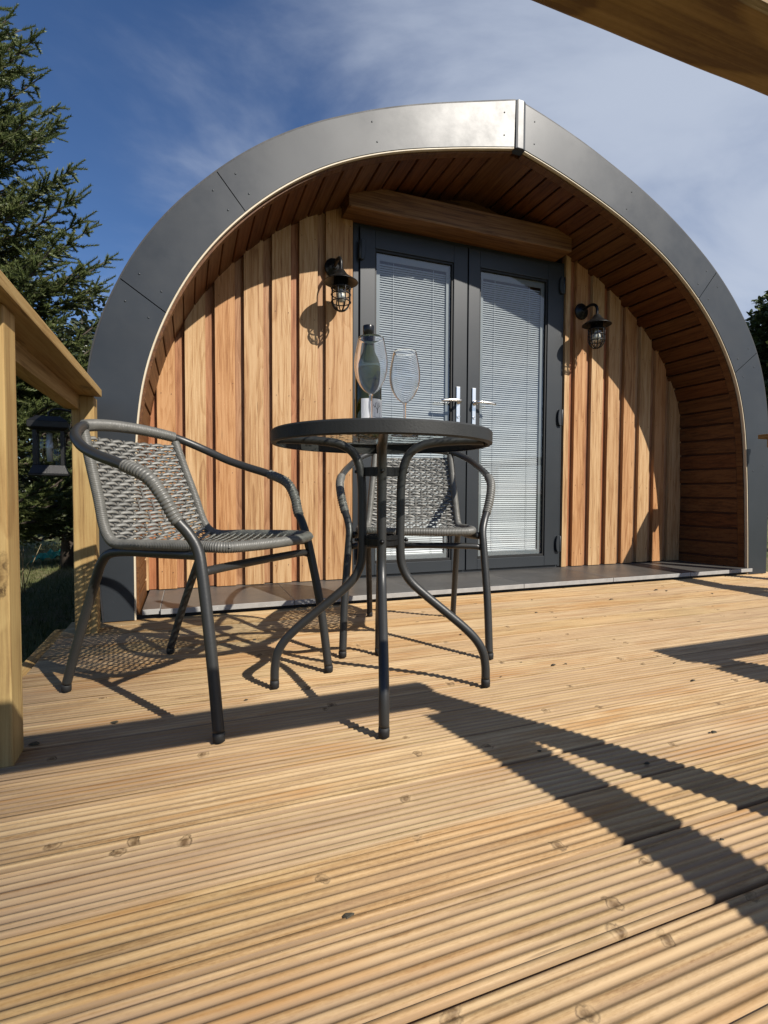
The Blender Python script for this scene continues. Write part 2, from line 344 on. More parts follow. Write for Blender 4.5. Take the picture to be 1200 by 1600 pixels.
def tag(o, label=None, cat=None, group=None, kind=None):
    for k, v in (('label', label), ('category', cat), ('group', group), ('kind', kind)):
        if v: o[k] = v
    return o
def empty(name, loc, rz=0, **k):
    o = bpy.data.objects.new(name, None); COL.objects.link(o); o.location = loc; o.rotation_euler = (0,0,rz); o.empty_display_size = .1
    return tag(o, **k)
def anchor(name, loc, **k):
    """an Empty standing at the thing's base whose parts are modelled in world coordinates"""
    return empty(name, loc, **k)
def settle(root):
    """parts were modelled in world space: keep them there under their thing"""
    for c in [c for c in bpy.data.objects if c.parent == root]:
        c.matrix_parent_inverse = Matrix.Translation(-Vector(root.location))
def crv(P, n=8):
    P = [Vector(p) for p in P]; E = [2*P[0]-P[1]] + P + [2*P[-1]-P[-2]]; Q = []
    for i in range(1, len(E)-2):
        a, b, c, d = E[i-1:i+3]
        for k in range(n):
            t = k/n; Q.append(.5*((2*b)+(c-a)*t+(2*a-5*b+4*c-d)*t*t+(3*b-a-3*c+d)*t**3))
    Q.append(P[-1]); return Q
def even(Q, step):
    Q = [Vector(q) for q in Q]; s = [0]
    for i in range(1, len(Q)): s.append(s[-1]+(Q[i]-Q[i-1]).length)
    n = max(2, int(s[-1]/step)+1); out = []; j = 0
    for i in range(n+1):
        t = s[-1]*i/n
        while j < len(s)-2 and s[j+1] < t: j += 1
        d = s[j+1]-s[j]; out.append(Q[j].lerp(Q[j+1], (t-s[j])/d if d > 1e-9 else 0))
    return out
def T_(x=0,y=0,z=0,rz=0,rx=0,ry=0):
    return Matrix.Translation((x,y,z)) @ Matrix.Rotation(rz,4,'Z') @ Matrix.Rotation(ry,4,'Y') @ Matrix.Rotation(rx,4,'X')

# ------------------------------------------------------------------ ground, deck
GZ = -0.34
mb = MB(); n = 60; vs = []; 
xs = [math.copysign(abs(t)**2.6*400, t) for t in np.linspace(-1,1,n)]
for y in xs:
    for x in xs:
        d = math.hypot(x-1, y-2); vs.append((x+1, y+2, GZ + .12*mnoise.noise(Vector((x*.3,y*.3,0)))*min(1,max(0,(d-3)/5)) ))
mb.add(vs, [(j*n+i, j*n+i+1, (j+1)*n+i+1, (j+1)*n+i) for j in range(n-1) for i in range(n-1)], 0, True)
tag(mb.build('ground', M_ground), kind='structure')

PY = 0.1235; Y0 = 0.44 - 3*PY
mb = MB()
X0, X1 = -0.424, 3.56
rnd = random.Random(4)
b = 0
while Y0 + b*PY < 2.24:
    y0 = Y0 + b*PY + .0036; y1 = min(Y0 + (b+1)*PY - .0036, 2.36); 
    if y1 - y0 < .03: break
    prof = []; nr = 7; w = (y1-y0-.016)/nr; dep = .0034
    zt = rnd.uniform(-.0012,.0012)
    prof.append((y0, -.028+zt)); prof.append((y0, -.003+zt)); prof.append((y0+.0015, -.0008+zt)); prof.append((y0+.0066, zt))
    for r in range(nr):
        for q in range(8):
            t = q/8; a = y0+.008+(r+t)*w
            h = (.5-.5*math.cos(2*math.pi*t))**1.15
            prof.append((a, zt - dep*(1-h)))
    prof.append((y1-.008, zt-dep)); prof.append((y1-.0066, zt)); prof.append((y1-.003, zt-.0004)); prof.append((y1-.0008, -.0018+zt)); prof.append((y1, -.004+zt)); prof.append((y1, -.028+zt))
    k = len(prof); xl = X0 + rnd.uniform(-.002,.002)
    segs = [xl] + [xl + (X1-xl)*i/6 for i in range(1,7)]
    bow = [rnd.uniform(-.0006,.0006) for _ in segs]
    vs = [(x, y, z+bw) for x, bw in zip(segs, bow) for y, z in prof]
    fs = [(i*k+j+1, i*k+j, (i+1)*k+j, (i+1)*k+j+1) for i in range(6) for j in range(k-1)]
    fs += [tuple(range(k)), tuple(6*k+j for j in range(k-1,-1,-1))]
    fs += [(i*k, i*k+k-1, (i+1)*k+k-1, (i+1)*k) for i in range(6)]
    mb.add(vs, fs, 0, True); b += 1
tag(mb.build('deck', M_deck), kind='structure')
mb = MB()
for x in (-.40, .1, .6, 1.1, 1.6, 2.1, 2.6, 3.1, 3.4): mb.box((x, Y0+.01, -.17), (x+.045, 2.22, -.031))
mb.box((-.468, Y0, -.17), (-.430, 2.23, -.010)); mb.box((-.468, Y0-.04, -.17), (3.6, Y0-.004, -.006)); mb.box((3.565, Y0, -.17), (3.60, 2.23, -.010))
for x in (-.40, 1.1, 2.6, 3.4):
    for y in (.2, 1.2, 2.1): mb.box((x+.046, y, GZ-.1), (x+.12, y+.07, -.032))
tag(mb.build('deck_frame', M_rail, bevel=.002, seg=1), kind='structure')
# steps down from the deck opening
mb = MB()
for i, z in enumerate((-.15,)):
    mb.box((1.16, -.28, z-.03), (1.96, .02, z)); mb.box((1.12, -.30, GZ-.05), (1.156, .026, z-.002)); mb.box((1.964, -.30, GZ-.05), (2.0, .026, z-.002)); mb.box((1.16, -.02, GZ-.05), (1.96, .02, z-.032))
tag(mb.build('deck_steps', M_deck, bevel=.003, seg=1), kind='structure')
for o in bpy.data.objects:
    if o.name.startswith('deck'): pass

# ------------------------------------------------------------------ railings
def railing(name, label, ax, a0, a1, c, side, posts, grp='timber railings round the deck'):
    """ax 'y' or 'x': run direction; c = post centre line; side = +1/-1 which side the under-beam sits"""
    base = (c, a0, 0) if ax == 'y' else (a0, c, 0)
    r = anchor(name, base, label=label, cat='railing', group=grp)
    def bx(mb, p0, p1, q0, q1, z0, z1):
        if ax == 'y': mb.box((q0, p0, z0), (q1, p1, z1))
        else: mb.box((p0, q0, z0), (p1, q1, z1))
    mw = M_rail if ax == 'y' else M_railx
    mb = MB(); bx(mb, a0, a1, c-.0585, c+.0585, .842, .868); mb.build('handrail', mw, r, bevel=.004)
    q0, q1 = (c+side*.037, c+side*.0+side*.001) if 0 else (c-side*.036-.0, c-side*.036)
    lo, hi = sorted((c+side*.010, c+side*.054)) if ax == 'y' else sorted((c-side*.0235, c+side*.0235))
    ps = sorted(posts)
    cuts = [a0+.01] + [v for p in ps for v in (p-.0365, p+.0365)] + [a1-.01]
    for i in range(0, len(cuts), 2):
        if cuts[i+1]-cuts[i] > .05:
            mb = MB()
            if ax == 'x':
                vs = []; kk = 90
                for q in range(kk+1):
                    xq = cuts[i]+(cuts[i+1]-cuts[i])*q/kk; ch = .0015+.0025*max(0, mnoise.noise(Vector((xq*9, 3, 0))))
                    e = (xq-.437)/.030; ch += .0085*max(0, 1-e*e)**.5*(1+.4*mnoise.noise(Vector((xq*160, 0, 0)))) if abs(e) < 1 else 0
                    vs += [(xq,lo+.003,.792),(xq,hi-ch,.792+.0006),(xq,hi,.792+ch*.9),(xq,hi,.8415),(xq,lo,.8415),(xq,lo,.795)]
                mb.add(vs, [(q*6+j, q*6+(j+1)%6, q*6+6+(j+1)%6, q*6+6+j) for q in range(kk) for j in range(6)] + [tuple(range(5,-1,-1)), tuple(kk*6+j for j in range(6))])
                mb.build('under_rail', mw, r)
            else:
                bx(mb, cuts[i], cuts[i+1], lo, hi, .792, .8415); mb.build('under_rail', mw, r, bevel=.003)
    for p in ps:
        mb = MB(); bx(mb, p-.0355, p+.0355, c-.0355, c+.0355, -.30 if 0 else -.006, .8415); mb.build('post', M_post, r, bevel=.006, seg=3)
    settle(r); return r
railing('deck_railing', 'wooden post and rail fence along left edge of deck beside the spruce', 'y', .30, 2.10, -.341, -1, (1.155, 2.12-.0))
railing('deck_railing', 'wooden railing at far right of deck by the pod base', 'y', .30, 2.15, 3.295, 1, (1.155, 2.02))
railing('deck_railing', 'front wooden rail crossing the top right corner overhead', 'x', -.42, 1.13, .240, 1, (-.34, 1.075))
railing('deck_railing', 'front wooden rail right of the steps opening', 'x', 1.96, 3.36, .240, 1, (2.0, 3.29))
for x, lb in ((1.075, 'sloping stair handrail left of the steps opening'), (2.0, 'sloping stair handrail right of the steps opening')):
    r = anchor('stair_handrail', (x, -.9, GZ), label=lb, cat='handrail', group='sloping stair handrails')
    mb = MB(); T = Matrix.Translation((x, .17, .80)) @ Matrix.Rotation(math.atan(.42), 4, 'X')
    mb.box((-.055, -1.15, -.012), (.055, 0, .014), 0, T); mb.build('handrail', M_rail, r, bevel=.004)
    mb = MB(); mb.box((x-.035, -.93, GZ-.05), (x+.035, -.86, .345)); mb.build('post', M_post, r, bevel=.005)
    settle(r)

# ------------------------------------------------------------------ the pod
OL = [(-0.304, 2.235, 0.0), (-0.314, 2.235, 0.144), (-0.325, 2.235, 0.288), (-0.334, 2.235, 0.432), (-0.343, 2.235, 0.577), (-0.35, 2.235, 0.721), (-0.349, 2.235, 0.865), (-0.335, 2.235, 1.007), (-0.301, 2.235, 1.146), (-0.249, 2.235, 1.28), (-0.186, 2.235, 1.409), (-0.11, 2.235, 1.53), (-0.021, 2.235, 1.644), (0.077, 2.235, 1.749), (0.182, 2.235, 1.848), (0.294, 2.235, 1.938), (0.413, 2.235, 2.018), (0.539, 2.233, 2.088), (0.67, 2.23, 2.149), (0.804, 2.224, 2.203), (0.94, 2.217, 2.25), (1.078, 2.209, 2.291), (1.217, 2.2, 2.328), (1.357, 2.19, 2.363), (1.497, 2.18, 2.398)]
IL = [(-0.199, 2.235, 0.0), (-0.199, 2.235, 0.132), (-0.199, 2.235, 0.264), (-0.198, 2.235, 0.397), (-0.195, 2.235, 0.529), (-0.19, 2.235, 0.661), (-0.181, 2.235, 0.792), (-0.163, 2.235, 0.923), (-0.132, 2.235, 1.05), (-0.088, 2.235, 1.174), (-0.033, 2.235, 1.294), (0.032, 2.235, 1.408), (0.108, 2.235, 1.516), (0.193, 2.235, 1.616), (0.286, 2.235, 1.709), (0.386, 2.235, 1.794), (0.493, 2.234, 1.87), (0.607, 2.231, 1.936), (0.727, 2.227, 1.991), (0.85, 2.221, 2.036), (0.977, 2.214, 2.073), (1.105, 2.207, 2.104), (1.234, 2.199, 2.132), (1.363, 2.19, 2.157), (1.493, 2.181, 2.181)]
OR = [(3.476, 2.235, 0.0), (3.476, 2.235, 0.147), (3.476, 2.235, 0.294), (3.476, 2.235, 0.442), (3.474, 2.235, 0.589), (3.47, 2.235, 0.736), (3.461, 2.235, 0.882), (3.443, 2.235, 1.028), (3.413, 2.235, 1.171), (3.367, 2.235, 1.31), (3.303, 2.235, 1.44), (3.221, 2.235, 1.561), (3.126, 2.235, 1.672), (3.021, 2.235, 1.774), (2.907, 2.234, 1.866), (2.785, 2.232, 1.948), (2.659, 2.229, 2.023), (2.529, 2.226, 2.091), (2.395, 2.222, 2.152), (2.258, 2.217, 2.206), (2.119, 2.212, 2.254), (1.979, 2.205, 2.298), (1.837, 2.199, 2.337), (1.694, 2.191, 2.369), (1.55, 2.183, 2.396)]
IR = [(3.32, 2.235, 0.0), (3.314, 2.235, 0.133), (3.308, 2.235, 0.265), (3.3, 2.235, 0.398), (3.292, 2.235, 0.531), (3.281, 2.235, 0.663), (3.269, 2.235, 0.795), (3.25, 2.235, 0.926), (3.22, 2.235, 1.055), (3.177, 2.235, 1.179), (3.118, 2.235, 1.297), (3.046, 2.235, 1.408), (2.964, 2.234, 1.511), (2.872, 2.233, 1.606), (2.772, 2.231, 1.693), (2.666, 2.229, 1.772), (2.554, 2.226, 1.843), (2.437, 2.223, 1.905), (2.317, 2.219, 1.96), (2.193, 2.214, 2.009), (2.068, 2.209, 2.052), (1.941, 2.203, 2.09), (1.813, 2.197, 2.125), (1.684, 2.19, 2.155), (1.554, 2.183, 2.181)]
BR = [(3.236, 0.0), (3.236, 0.133), (3.236, 0.265), (3.236, 0.398), (3.236, 0.531), (3.225, 0.663), (3.225, 0.795), (3.215, 0.926), (3.215, 1.055), (3.177, 1.179), (3.118, 1.297), (3.046, 1.408), (2.964, 1.511), (2.872, 1.606), (2.772, 1.693), (2.666, 1.772), (2.554, 1.843), (2.437, 1.905), (2.317, 1.96), (2.193, 2.009), (2.068, 2.052), (1.941, 2.09), (1.813, 2.125), (1.684, 2.155), (1.554, 2.181)]   # where the soffit meets the back wall
YB = 2.66
pod = anchor('camping_pod', (1.56, 2.66, 0), label='arched grey and cedar camping pod with double glass doors', cat='cabin')
def fine(P, k=4): return crv(P, k)
oL, iL, oR, iR = fine(OL), fine(IL), fine(OR), fine(IR)
bR = fine([(x, 2.66, z) for x, z in BR]); bL = iL
def lerpP(P, s):
    f = s*(len(P)-1); i = min(int(f), len(P)-2); return P[i].lerp(P[i+1], f-i)
def inward(P, s, d, sgn):
    a = lerpP(P, max(0, s-.01)); b_ = lerpP(P, min(1, s+.01)); t = (b_-a); t.y = 0; t.normalize()
    nrm = Vector((t.z, 0, -t.x))*sgn
    return lerpP(P, s) + nrm*d
# front fascia sheets; each panel is a 14 mm thick sheet
def fascia(O, I, cuts, flip, nm):
    for a, b_ in zip(cuts[:-1], cuts[1:]):
        mb = MB(); n = max(6, int((b_-a)*70)); vs = []
        aa, bb = a+.0006, b_-.0006
        for i in range(n+1):
            s = aa+(bb-aa)*i/n; o = lerpP(O, s); q = lerpP(I, s)
            vs += [o, q, q+Vector((0,.02,0)), o+Vector((0,.02,0))]
        fs = []
        for i in range(n):
            A = i*4; B = A+4
            for j in range(4):
                k = (j+1)%4; f_ = (A+j, A+k, B+k, B+j); fs.append(f_ if not flip else f_[::-1])
        fs = [q for q in fs if not (q[0]%4 in (0,1) and q[1]%4 in (0,1) and q[2]%4 in (0,1) and q[3]%4 in (0,1))]
        fs += [(0,3,2,1), (n*4, n*4+1, n*4+2, n*4+3)]
        mb.add(vs, fs)
        fv = []
        for i in range(n+1):
            for w in (0, .5, 1): fv.append(Vector(vs[i*4]).lerp(Vector(vs[i*4+1]), w))
        ff = [(i*3+j, i*3+j+1, i*3+j+4, i*3+j+3) for i in range(n) for j in (0,1)]
        mb.add(fv, ff if not flip else [q[::-1] for q in ff], 0, True)
        # screws near both ends
        for s in (a+.018, b_-.018, (a+b_)/2 if b_-a > .25 else None):
            if s is None or s < .02 : continue
            for w in (.25, .75):
                p = lerpP(O, s).lerp(lerpP(I, s), w)
                mb.lathe([(.0036,0),(.0032,.0012),(.0015,.0017),(0,.0018)], p-Vector((0,.0006,0)), 10, 1, True, Matrix.Rotation(R_(90),4,'X'))
        mb.build('fascia', [M_fascia, M_screw], pod)
fascia(oL, iL, [0, .387, .56, 1.0], True, 'L')
fascia(oR, iR, [0, .40, .565, 1.0], False, 'R')
# apex corner strip
mb = MB(); c0 = Vector((1.497,2.176,2.398)); 
vs = []
for z0, xa, xb in ((2.176, 1.490, 1.556), (2.404, 1.490, 1.556)):
    vs += [(xa+.006,2.181,z0-.004),(xa+.006,2.1765,z0-.004),(1.508,2.1735,z0),(1.538,2.1735,z0),(xb-.004,2.1765,z0-.004),(xb-.004,2.181,z0-.004),(xb,2.22,z0-.004),(xa,2.22,z0-.004)]
mb.add(vs, [(i,(i+1)%8,8+(i+1)%8,8+i) for i in range(8)]+[tuple(range(7,-1,-1)), tuple(range(8,16))])
mb.build('corner_strip', M_fascia, pod, bevel=.0015, seg=1)
# roof lip, pale ply edge, inner soffit edge band: ribbons swept along the arch
def ribbon(P, sgn, d0, d1, y0, y1, name, m, s0=0, s1=1, n=90):
    mb = MB(); vs = []
    for i in range(n+1):
        s = s0+(s1-s0)*i/n; a = inward(P, s, d0, sgn); b_ = inward(P, s, d1, sgn); 
        vs += [a+Vector((0,y0,0)), b_+Vector((0,y0,0)), b_+Vector((0,y1,0)), a+Vector((0,y1,0))]
    fs = []
    for i in range(n):
        A = i*4; B = A+4
        for j in range(4): k = (j+1)%4; fs.append((A+j, A+k, B+k, B+j))
    fs += [(0,3,2,1), (n*4, n*4+1, n*4+2, n*4+3)]
    mb.add(vs, fs, 0, False); return mb.build(name, m, pod)
# P goes base->apex: left half inward is +x side
ribbon(oL, 1, -.007, -.0005, .001, 4.1, 'roof', M_roof); ribbon(oR, -1, -.007, -.0005, .001, 4.1, 'roof', M_roof)
ribbon(iL, 1, .0005, .0065, .003, .022, 'ply_edge', M_trim); ribbon(iR, -1, .0005, .0065, .003, .022, 'ply_edge', M_trim)
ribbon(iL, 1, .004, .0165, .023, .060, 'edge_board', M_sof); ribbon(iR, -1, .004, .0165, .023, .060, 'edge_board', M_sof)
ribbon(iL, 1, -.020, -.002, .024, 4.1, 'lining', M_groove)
mb = MB(); vs = []; n = 90
for i in range(n+1):
    s_ = i/n; a = inward(iR, s_, -.002, -1)+Vector((0,.024,0)); b_ = inward(bR, s_, -.002, -1); c_ = inward(bR, s_, -.02, -1); d_ = inward(iR, s_, -.02, -1)+Vector((0,.024,0))
    vs += [a, b_, b_+Vector((0,3.7,0)), c_+Vector((0,3.7,0)), c_, d_]
mb.add(vs, [(i*6+j, i*6+(j+1)%6, i*6+6+(j+1)%6, i*6+6+j) for i in range(n) for j in range(6)]); mb.build('lining', M_groove, pod)
# soffit boards
def arclen(P): return sum((P[i+1]-P[i]).length for i in range(len(P)-1))
def soffit(P, Bk, sgn, pitch, name):
    mb = MB(); Ltot = arclen(P); n = int(Ltot/pitch); t0 = .004; t1 = .016
    for i in range(n+1):
        a = i/n - 0; b_ = min(1, (i+1)/n)
        if a >= 1: break
        g_ = .0058/Ltot
        aa, bb = a+g_, b_-g_; vs = []
        for s in (aa, bb):
            for d in (0, t1):
                p = inward(P, s, d, sgn); q = inward(Bk, s, d, sgn); vs += [(p.x, p.y+.061, p.z), (q.x, YB+.02, q.z)]
        # order: aa/0 f,b ; aa/t1 f,b ; bb/0 f,b ; bb/t1 f,b
        mb.add(vs, [(0,2,3,1),(4,5,7,6),(0,1,5,4),(2,6,7,3),(0,4,6,2),(1,3,7,5)])
        # nail
    mb.build('soffit', M_sof, pod, bevel=.002, seg=1)
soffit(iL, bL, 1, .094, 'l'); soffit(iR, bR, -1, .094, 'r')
mb = MB(); mb.add([(1.486,2.235,2.166),(1.523,2.235,2.172),(1.560,2.235,2.160),(1.560,2.235,2.20),(1.486,2.235,2.20),(1.486,2.68,2.166),(1.523,2.68,2.172),(1.560,2.68,2.160),(1.560,2.68,2.20),(1.486,2.68,2.20)],
    [(0,1,2,3,4),(9,8,7,6,5),(0,5,6,1),(1,6,7,2),(2,7,8,3),(3,8,9,4),(4,9,5,0)]); mb.build('ridge_board', M_sof, pod)
# back wall cladding
def ztop(x):
    best = 0
    if 1.48 < x < 1.57: return 2.165
    for P in (bL, bR):
        for i in range(len(P)-1):
            x0, x1 = P[i].x, P[i+1].x
            if (x0-x)*(x1-x) <= 0 and abs(x1-x0) > 1e-6:
                best = max(best, P[i].z+(P[i+1].z-P[i].z)*(x-x0)/(x1-x0))
    return best
TZ = .040
def boards(starts, end, name):
    mb = MB(); rn = random.Random(7)
    for a, b_ in zip(starts, starts[1:]+[end]):
        last = b_ == end
        fw_ = (b_-a-.044) if not last else (b_-a)
        def slab(x0, x1, y0, y1, mi):
            k = 5; xs_ = [x0+(x1-x0)*i/k for i in range(k+1)]
            zt = [max(.1, ztop(x)+.0) if ztop(x) > 0 else 1.0 for x in xs_]
            vs = [(x, y, z) for y in (y0, y1) for x, z in zip(xs_+xs_[::-1], [TZ+rn.uniform(.002,.006)]*(k+1)+[t for t in zt[::-1]])]
            m_ = 2*(k+1); fs = [tuple(range(m_)), tuple(range(2*m_-1, m_-1, -1))]
            fs += [(j, m_+j, m_+(j+1)%m_, (j+1)%m_) for j in range(m_)]
            mb.add(vs, fs, mi)
        slab(a, a+fw_, YB-rn.uniform(0,.003), YB+.0345, 0)
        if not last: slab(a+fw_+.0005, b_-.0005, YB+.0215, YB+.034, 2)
        z = .12+rn.uniform(0,.05)
        while z < ztop((a+a+fw_)/2)-.05 and fw_ > .05:
            for q in (a+.016, a+fw_-.014):
                mb.lathe([(.0022,0),(.0022,.0012)], (q+rn.uniform(-.004,.004), YB-.001, z+rn.uniform(-.006,.006)), 6, 1, False, Matrix.Rotation(R_(90),4,'X'))
            z += .43+rn.uniform(-.02,.02)
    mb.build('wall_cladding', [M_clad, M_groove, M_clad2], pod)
boards([-.190,-.130,-.006,.131,.268,.405,.543,.681], .826, 'l')
boards([2.212,2.292,2.424,2.561,2.697,2.834,2.972,3.108], 3.225, 'r')
for x0, x1 in ((-.185, .834), (2.206, 3.22)):
    mb = MB(); k = 16; xs_ = [x0+(x1-x0)*i/k for i in range(k+1)]; m_ = 2*(k+1)
    vs = [(x, y, z) for y in (YB+.036, YB+.05) for x, z in list(zip(xs_, [TZ]*(k+1)))+[(x, max(.9, ztop(x)+.002)) for x in xs_[::-1]]]
    mb.add(vs, [tuple(range(m_)), tuple(range(2*m_-1, m_-1, -1))] + [(j, m_+j, m_+(j+1)%m_, (j+1)%m_) for j in range(m_)]); mb.build('wall_backing', M_groove, pod)
# header over the doors, top edge follows the soffit
mb = MB(); xs_ = [.765+(2.135-.765)*i/16 for i in range(17)]
m_ = 34; vs = []
for y in (2.525, YB+.06):
    vs += [(x, y, 1.936) for x in xs_] + [(x, y, min(ztop(x)-.008, 2.052)) for x in xs_[::-1]]
mb.add(vs, [tuple(range(m_)), tuple(range(2*m_-1, m_-1, -1))] + [(j, m_+j, m_+(j+1)%m_, (j+1)%m_) for j in range(m_)])
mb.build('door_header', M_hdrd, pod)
mb = MB(); xs_ = [.93+(2.12-.93)*i/20 for i in range(21)]; m_ = 42; vs = []
for y in (2.648, 2.70):
    vs += [(x, y, 2.03) for x in xs_] + [(x, y, max(2.035, ztop(x)-.002)) for x in xs_[::-1]]
mb.add(vs, [tuple(range(m_)), tuple(range(2*m_-1, m_-1, -1))] + [(j, m_+j, m_+(j+1)%m_, (j+1)%m_) for j in range(m_)])
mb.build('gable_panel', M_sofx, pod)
mb = MB(); mb.box((.772, 2.518, 1.931), (2.13, 2.552, 1.942)); mb.build('header_strip', M_hdr, pod, bevel=.003)
# shell ends / interior so the glass looks into a dark room
mb = MB()
mb.box((-.28, YB+.06, -.05), (3.42, 6.3, .03)); mb.box((-.30, 6.30, 0), (3.44, 6.36, 1.2)); mb.box((0.4, 6.30, 1.2), (2.7, 6.36, 1.8)); mb.box((.835, YB+.40, .04), (2.2, YB+.42, 1.9))
mb.build('interior', M_interior, pod)

# door frame and leaves
DY = 2.672
mb = MB(); 
mb.box((.832, DY+.0, .046), (.863, DY+.07, 1.935)); mb.box((2.188, DY+.0, .046), (2.208, DY+.07, 1.935)); mb.box((.8635, DY+.0, 1.917), (2.1875, DY+.07, 1.935)); mb.box((.8635, DY+.004, .036), (2.1875, DY+.07, .052))
mb.build('door_frame', M_frame, pod, bevel=.0015, seg=1)
def leaf(x0, x1, gx0, gx1, hs):
    """x0..x1 leaf, gx0..gx1 sight size; hs = +1 handle on the right stile"""
    z0, z1, g0, g1 = .056, 1.912, .118, 1.815
    mb = MB(); F = DY-.012; B_ = DY+.05
    mb.box((x0, F, z0), (gx0, B_, z1)); mb.box((gx1, F, z0), (x1, B_, z1)); mb.box((gx0+.0005, F+.0003, g1), (gx1-.0005, B_, z1)); mb.box((gx0+.0005, F+.0003, z0), (gx1-.0005, B_, g0))
    d = mb.build('door_leaf', M_frame, pod, bevel=.003)
    # glazing bead with black seal
    mb = MB(); bw = .010
    mb.box((gx0+.001, F+.008, g0+.001), (gx0+bw, F+.03, g1-.001)); mb.box((gx1-bw, F+.008, g0+.001), (gx1-.001, F+.03, g1-.001)); mb.box((gx0+bw+.0005, F+.008, g1-.012), (gx1-bw-.0005, F+.03, g1-.001)); mb.box((gx0+bw+.0005, F+.006, g0+.001), (gx1-bw-.0005, F+.03, g0+.014))
    mb.build('glazing_bead', M_seal, d)
    # pane border of the sealed unit
    a, b_, c_, e = gx0+bw, gx1-bw, g0+.014, g1-.012; w = .026
    mb = MB(); y = F+.026
    mb.box((a, y, c_), (a+w, y+.006, e)); mb.box((b_-w, y, c_), (b_, y+.006, e)); mb.box((a+w+.0002, y, e-.036), (b_-w-.0002, y+.006, e)); mb.box((a+w+.0002, y, c_), (b_-w-.0002, y+.006, c_+.02))
    mb.build('pane_border', M_spacer, d)
    mb = MB(); mb.add([(a, F+.018, c_), (b_, F+.018, c_), (b_, F+.018, e), (a, F+.018, e)], [(0,1,2,3)]); mb.build('glass_pane', M_pane, d)
    mb = MB(); z = c_+.030; pit = .0126; top = e-.050; rn = random.Random(int(x0*100)); yb = F+.036
    while z < top:
        tl = R_(60+rn.uniform(-2.5,2.5)); h = .0066; k = 7; 
        dz = rn.uniform(-.0006,.0006)
        vs = []
        for sgn in (-1, 0, 1):
            oy = sgn*h*math.cos(tl) ; oz = sgn*h*math.sin(tl) + (.0012 if sgn == 0 else 0)
            vs += [(a+w-.004, yb+oy+(.0008 if sgn==0 else 0), z+oz+dz), (b_-w+.004, yb+oy+(.0008 if sgn==0 else 0), z+oz-dz)]
        mb.add(vs, [(0,1,3,2),(2,3,5,4)], 0, True); z += pit
    for q in (.2, .8):
        xq = a+w+(b_-a-2*w)*q; mb.box((xq-.0008, yb-.0095, c_+.02), (xq+.0008, yb-.0085, e-.04))
    mb.box((a+w, yb-.007, c_+.021), (b_-w, yb+.007, c_+.028)); 
    mb.build('venetian_blind', M_blind, d)
    # handle
    hx = (x1-.057) if hs > 0 else (x0+.039)
    hp = MB(); hp.box((hx-.0125, F-.007, .905), (hx+.0125, F-.0005, 1.118)); hp2 = hp.build('handle', M_chrome, d, bevel=.0045, seg=3)
    lv = MB(); lz = 1.030; sx = -1 if hs > 0 else 1
    lv.tube(even(crv([(hx, F-.007, lz), (hx, F-.030, lz), (hx+sx*.006, F-.043, lz), (hx+sx*.03, F-.048, lz+.001), (hx+sx*.075, F-.047, lz-.001), (hx+sx*.112, F-.042, lz-.004), (hx+sx*.122, F-.036, lz-.005)], 6), .006), .0082, 12)
    lv.lathe([(.014,0),(.014,.008),(.010,.012)], (hx, F-.007, lz), 20, 0, True, Matrix.Rotation(R_(90),4,'X'))
    lv.lathe([(.0085,0),(.0085,.006),(.005,.006),(.005,.003)], (hx, F-.007, .945), 16, 0, False, Matrix.Rotation(R_(90),4,'X'))
    lv.build('lever', M_chrome, hp2)
    return d, F
dl, F_ = leaf(.867, 1.5165, .952, 1.428, 1)
dr, F_ = leaf(1.5245, 2.184, 1.599, 2.080, -1)
def hinge(x, z, d, s):
    mb = MB(); k = 14; vs = []
    for y in (F_-.016, F_-.0005):
        for i in range(k+1):
            a = -math.pi/2+math.pi*i/k; vs.append((x+s*.026*abs(math.cos(a))**.55, y, z+.053*math.sin(a)))
    m_ = k+1; mb.add(vs, [tuple(range(m_)), tuple(range(2*m_-1, m_-1, -1))]+[(j, m_+j, m_+(j+1)%m_, (j+1)%m_) for j in range(m_)])
    mb.tube([(x-s*.006, F_-.010, z-.05), (x-s*.006, F_-.010, z+.05)], .008, 12)
    mb.build('hinge', M_frame, d, bevel=.002, seg=1)
for z in (1.79, .98, .19): hinge(.868, z, dl, 1); hinge(2.183, z, dr, -1)
settle(pod)
for c in list(bpy.data.objects):
    if c.parent and c.parent.parent == pod: c.matrix_parent_inverse = Matrix.Identity(4)

# porch tiles: slabs on the threshold
mb = MB(); joints = [-.172, -.105, .43, 1.02, 1.615, 2.205, 2.795, 3.335]
for a, b_ in zip(joints[:-1], joints[1:]):
    mb.box((a+.0012, 2.222 if a > -.11 else 2.236, .018), (b_-.0012, YB+.03 if a > -.11 else YB+.02, TZ-.0002))
o = tag(mb.build('porch_tiles', [M_tile, M_tilee], bevel=.0012, seg=1), kind='structure')
for p in o.data.polygons:
    if p.normal.y < -.7 or abs(p.normal.x) > .7: p.material_index = 1
mb = MB(); mb.box((-.199, 2.256, -.30), (3.32, YB+.10, .0165)); tag(mb.build('porch_base', M_seal), kind='structure')

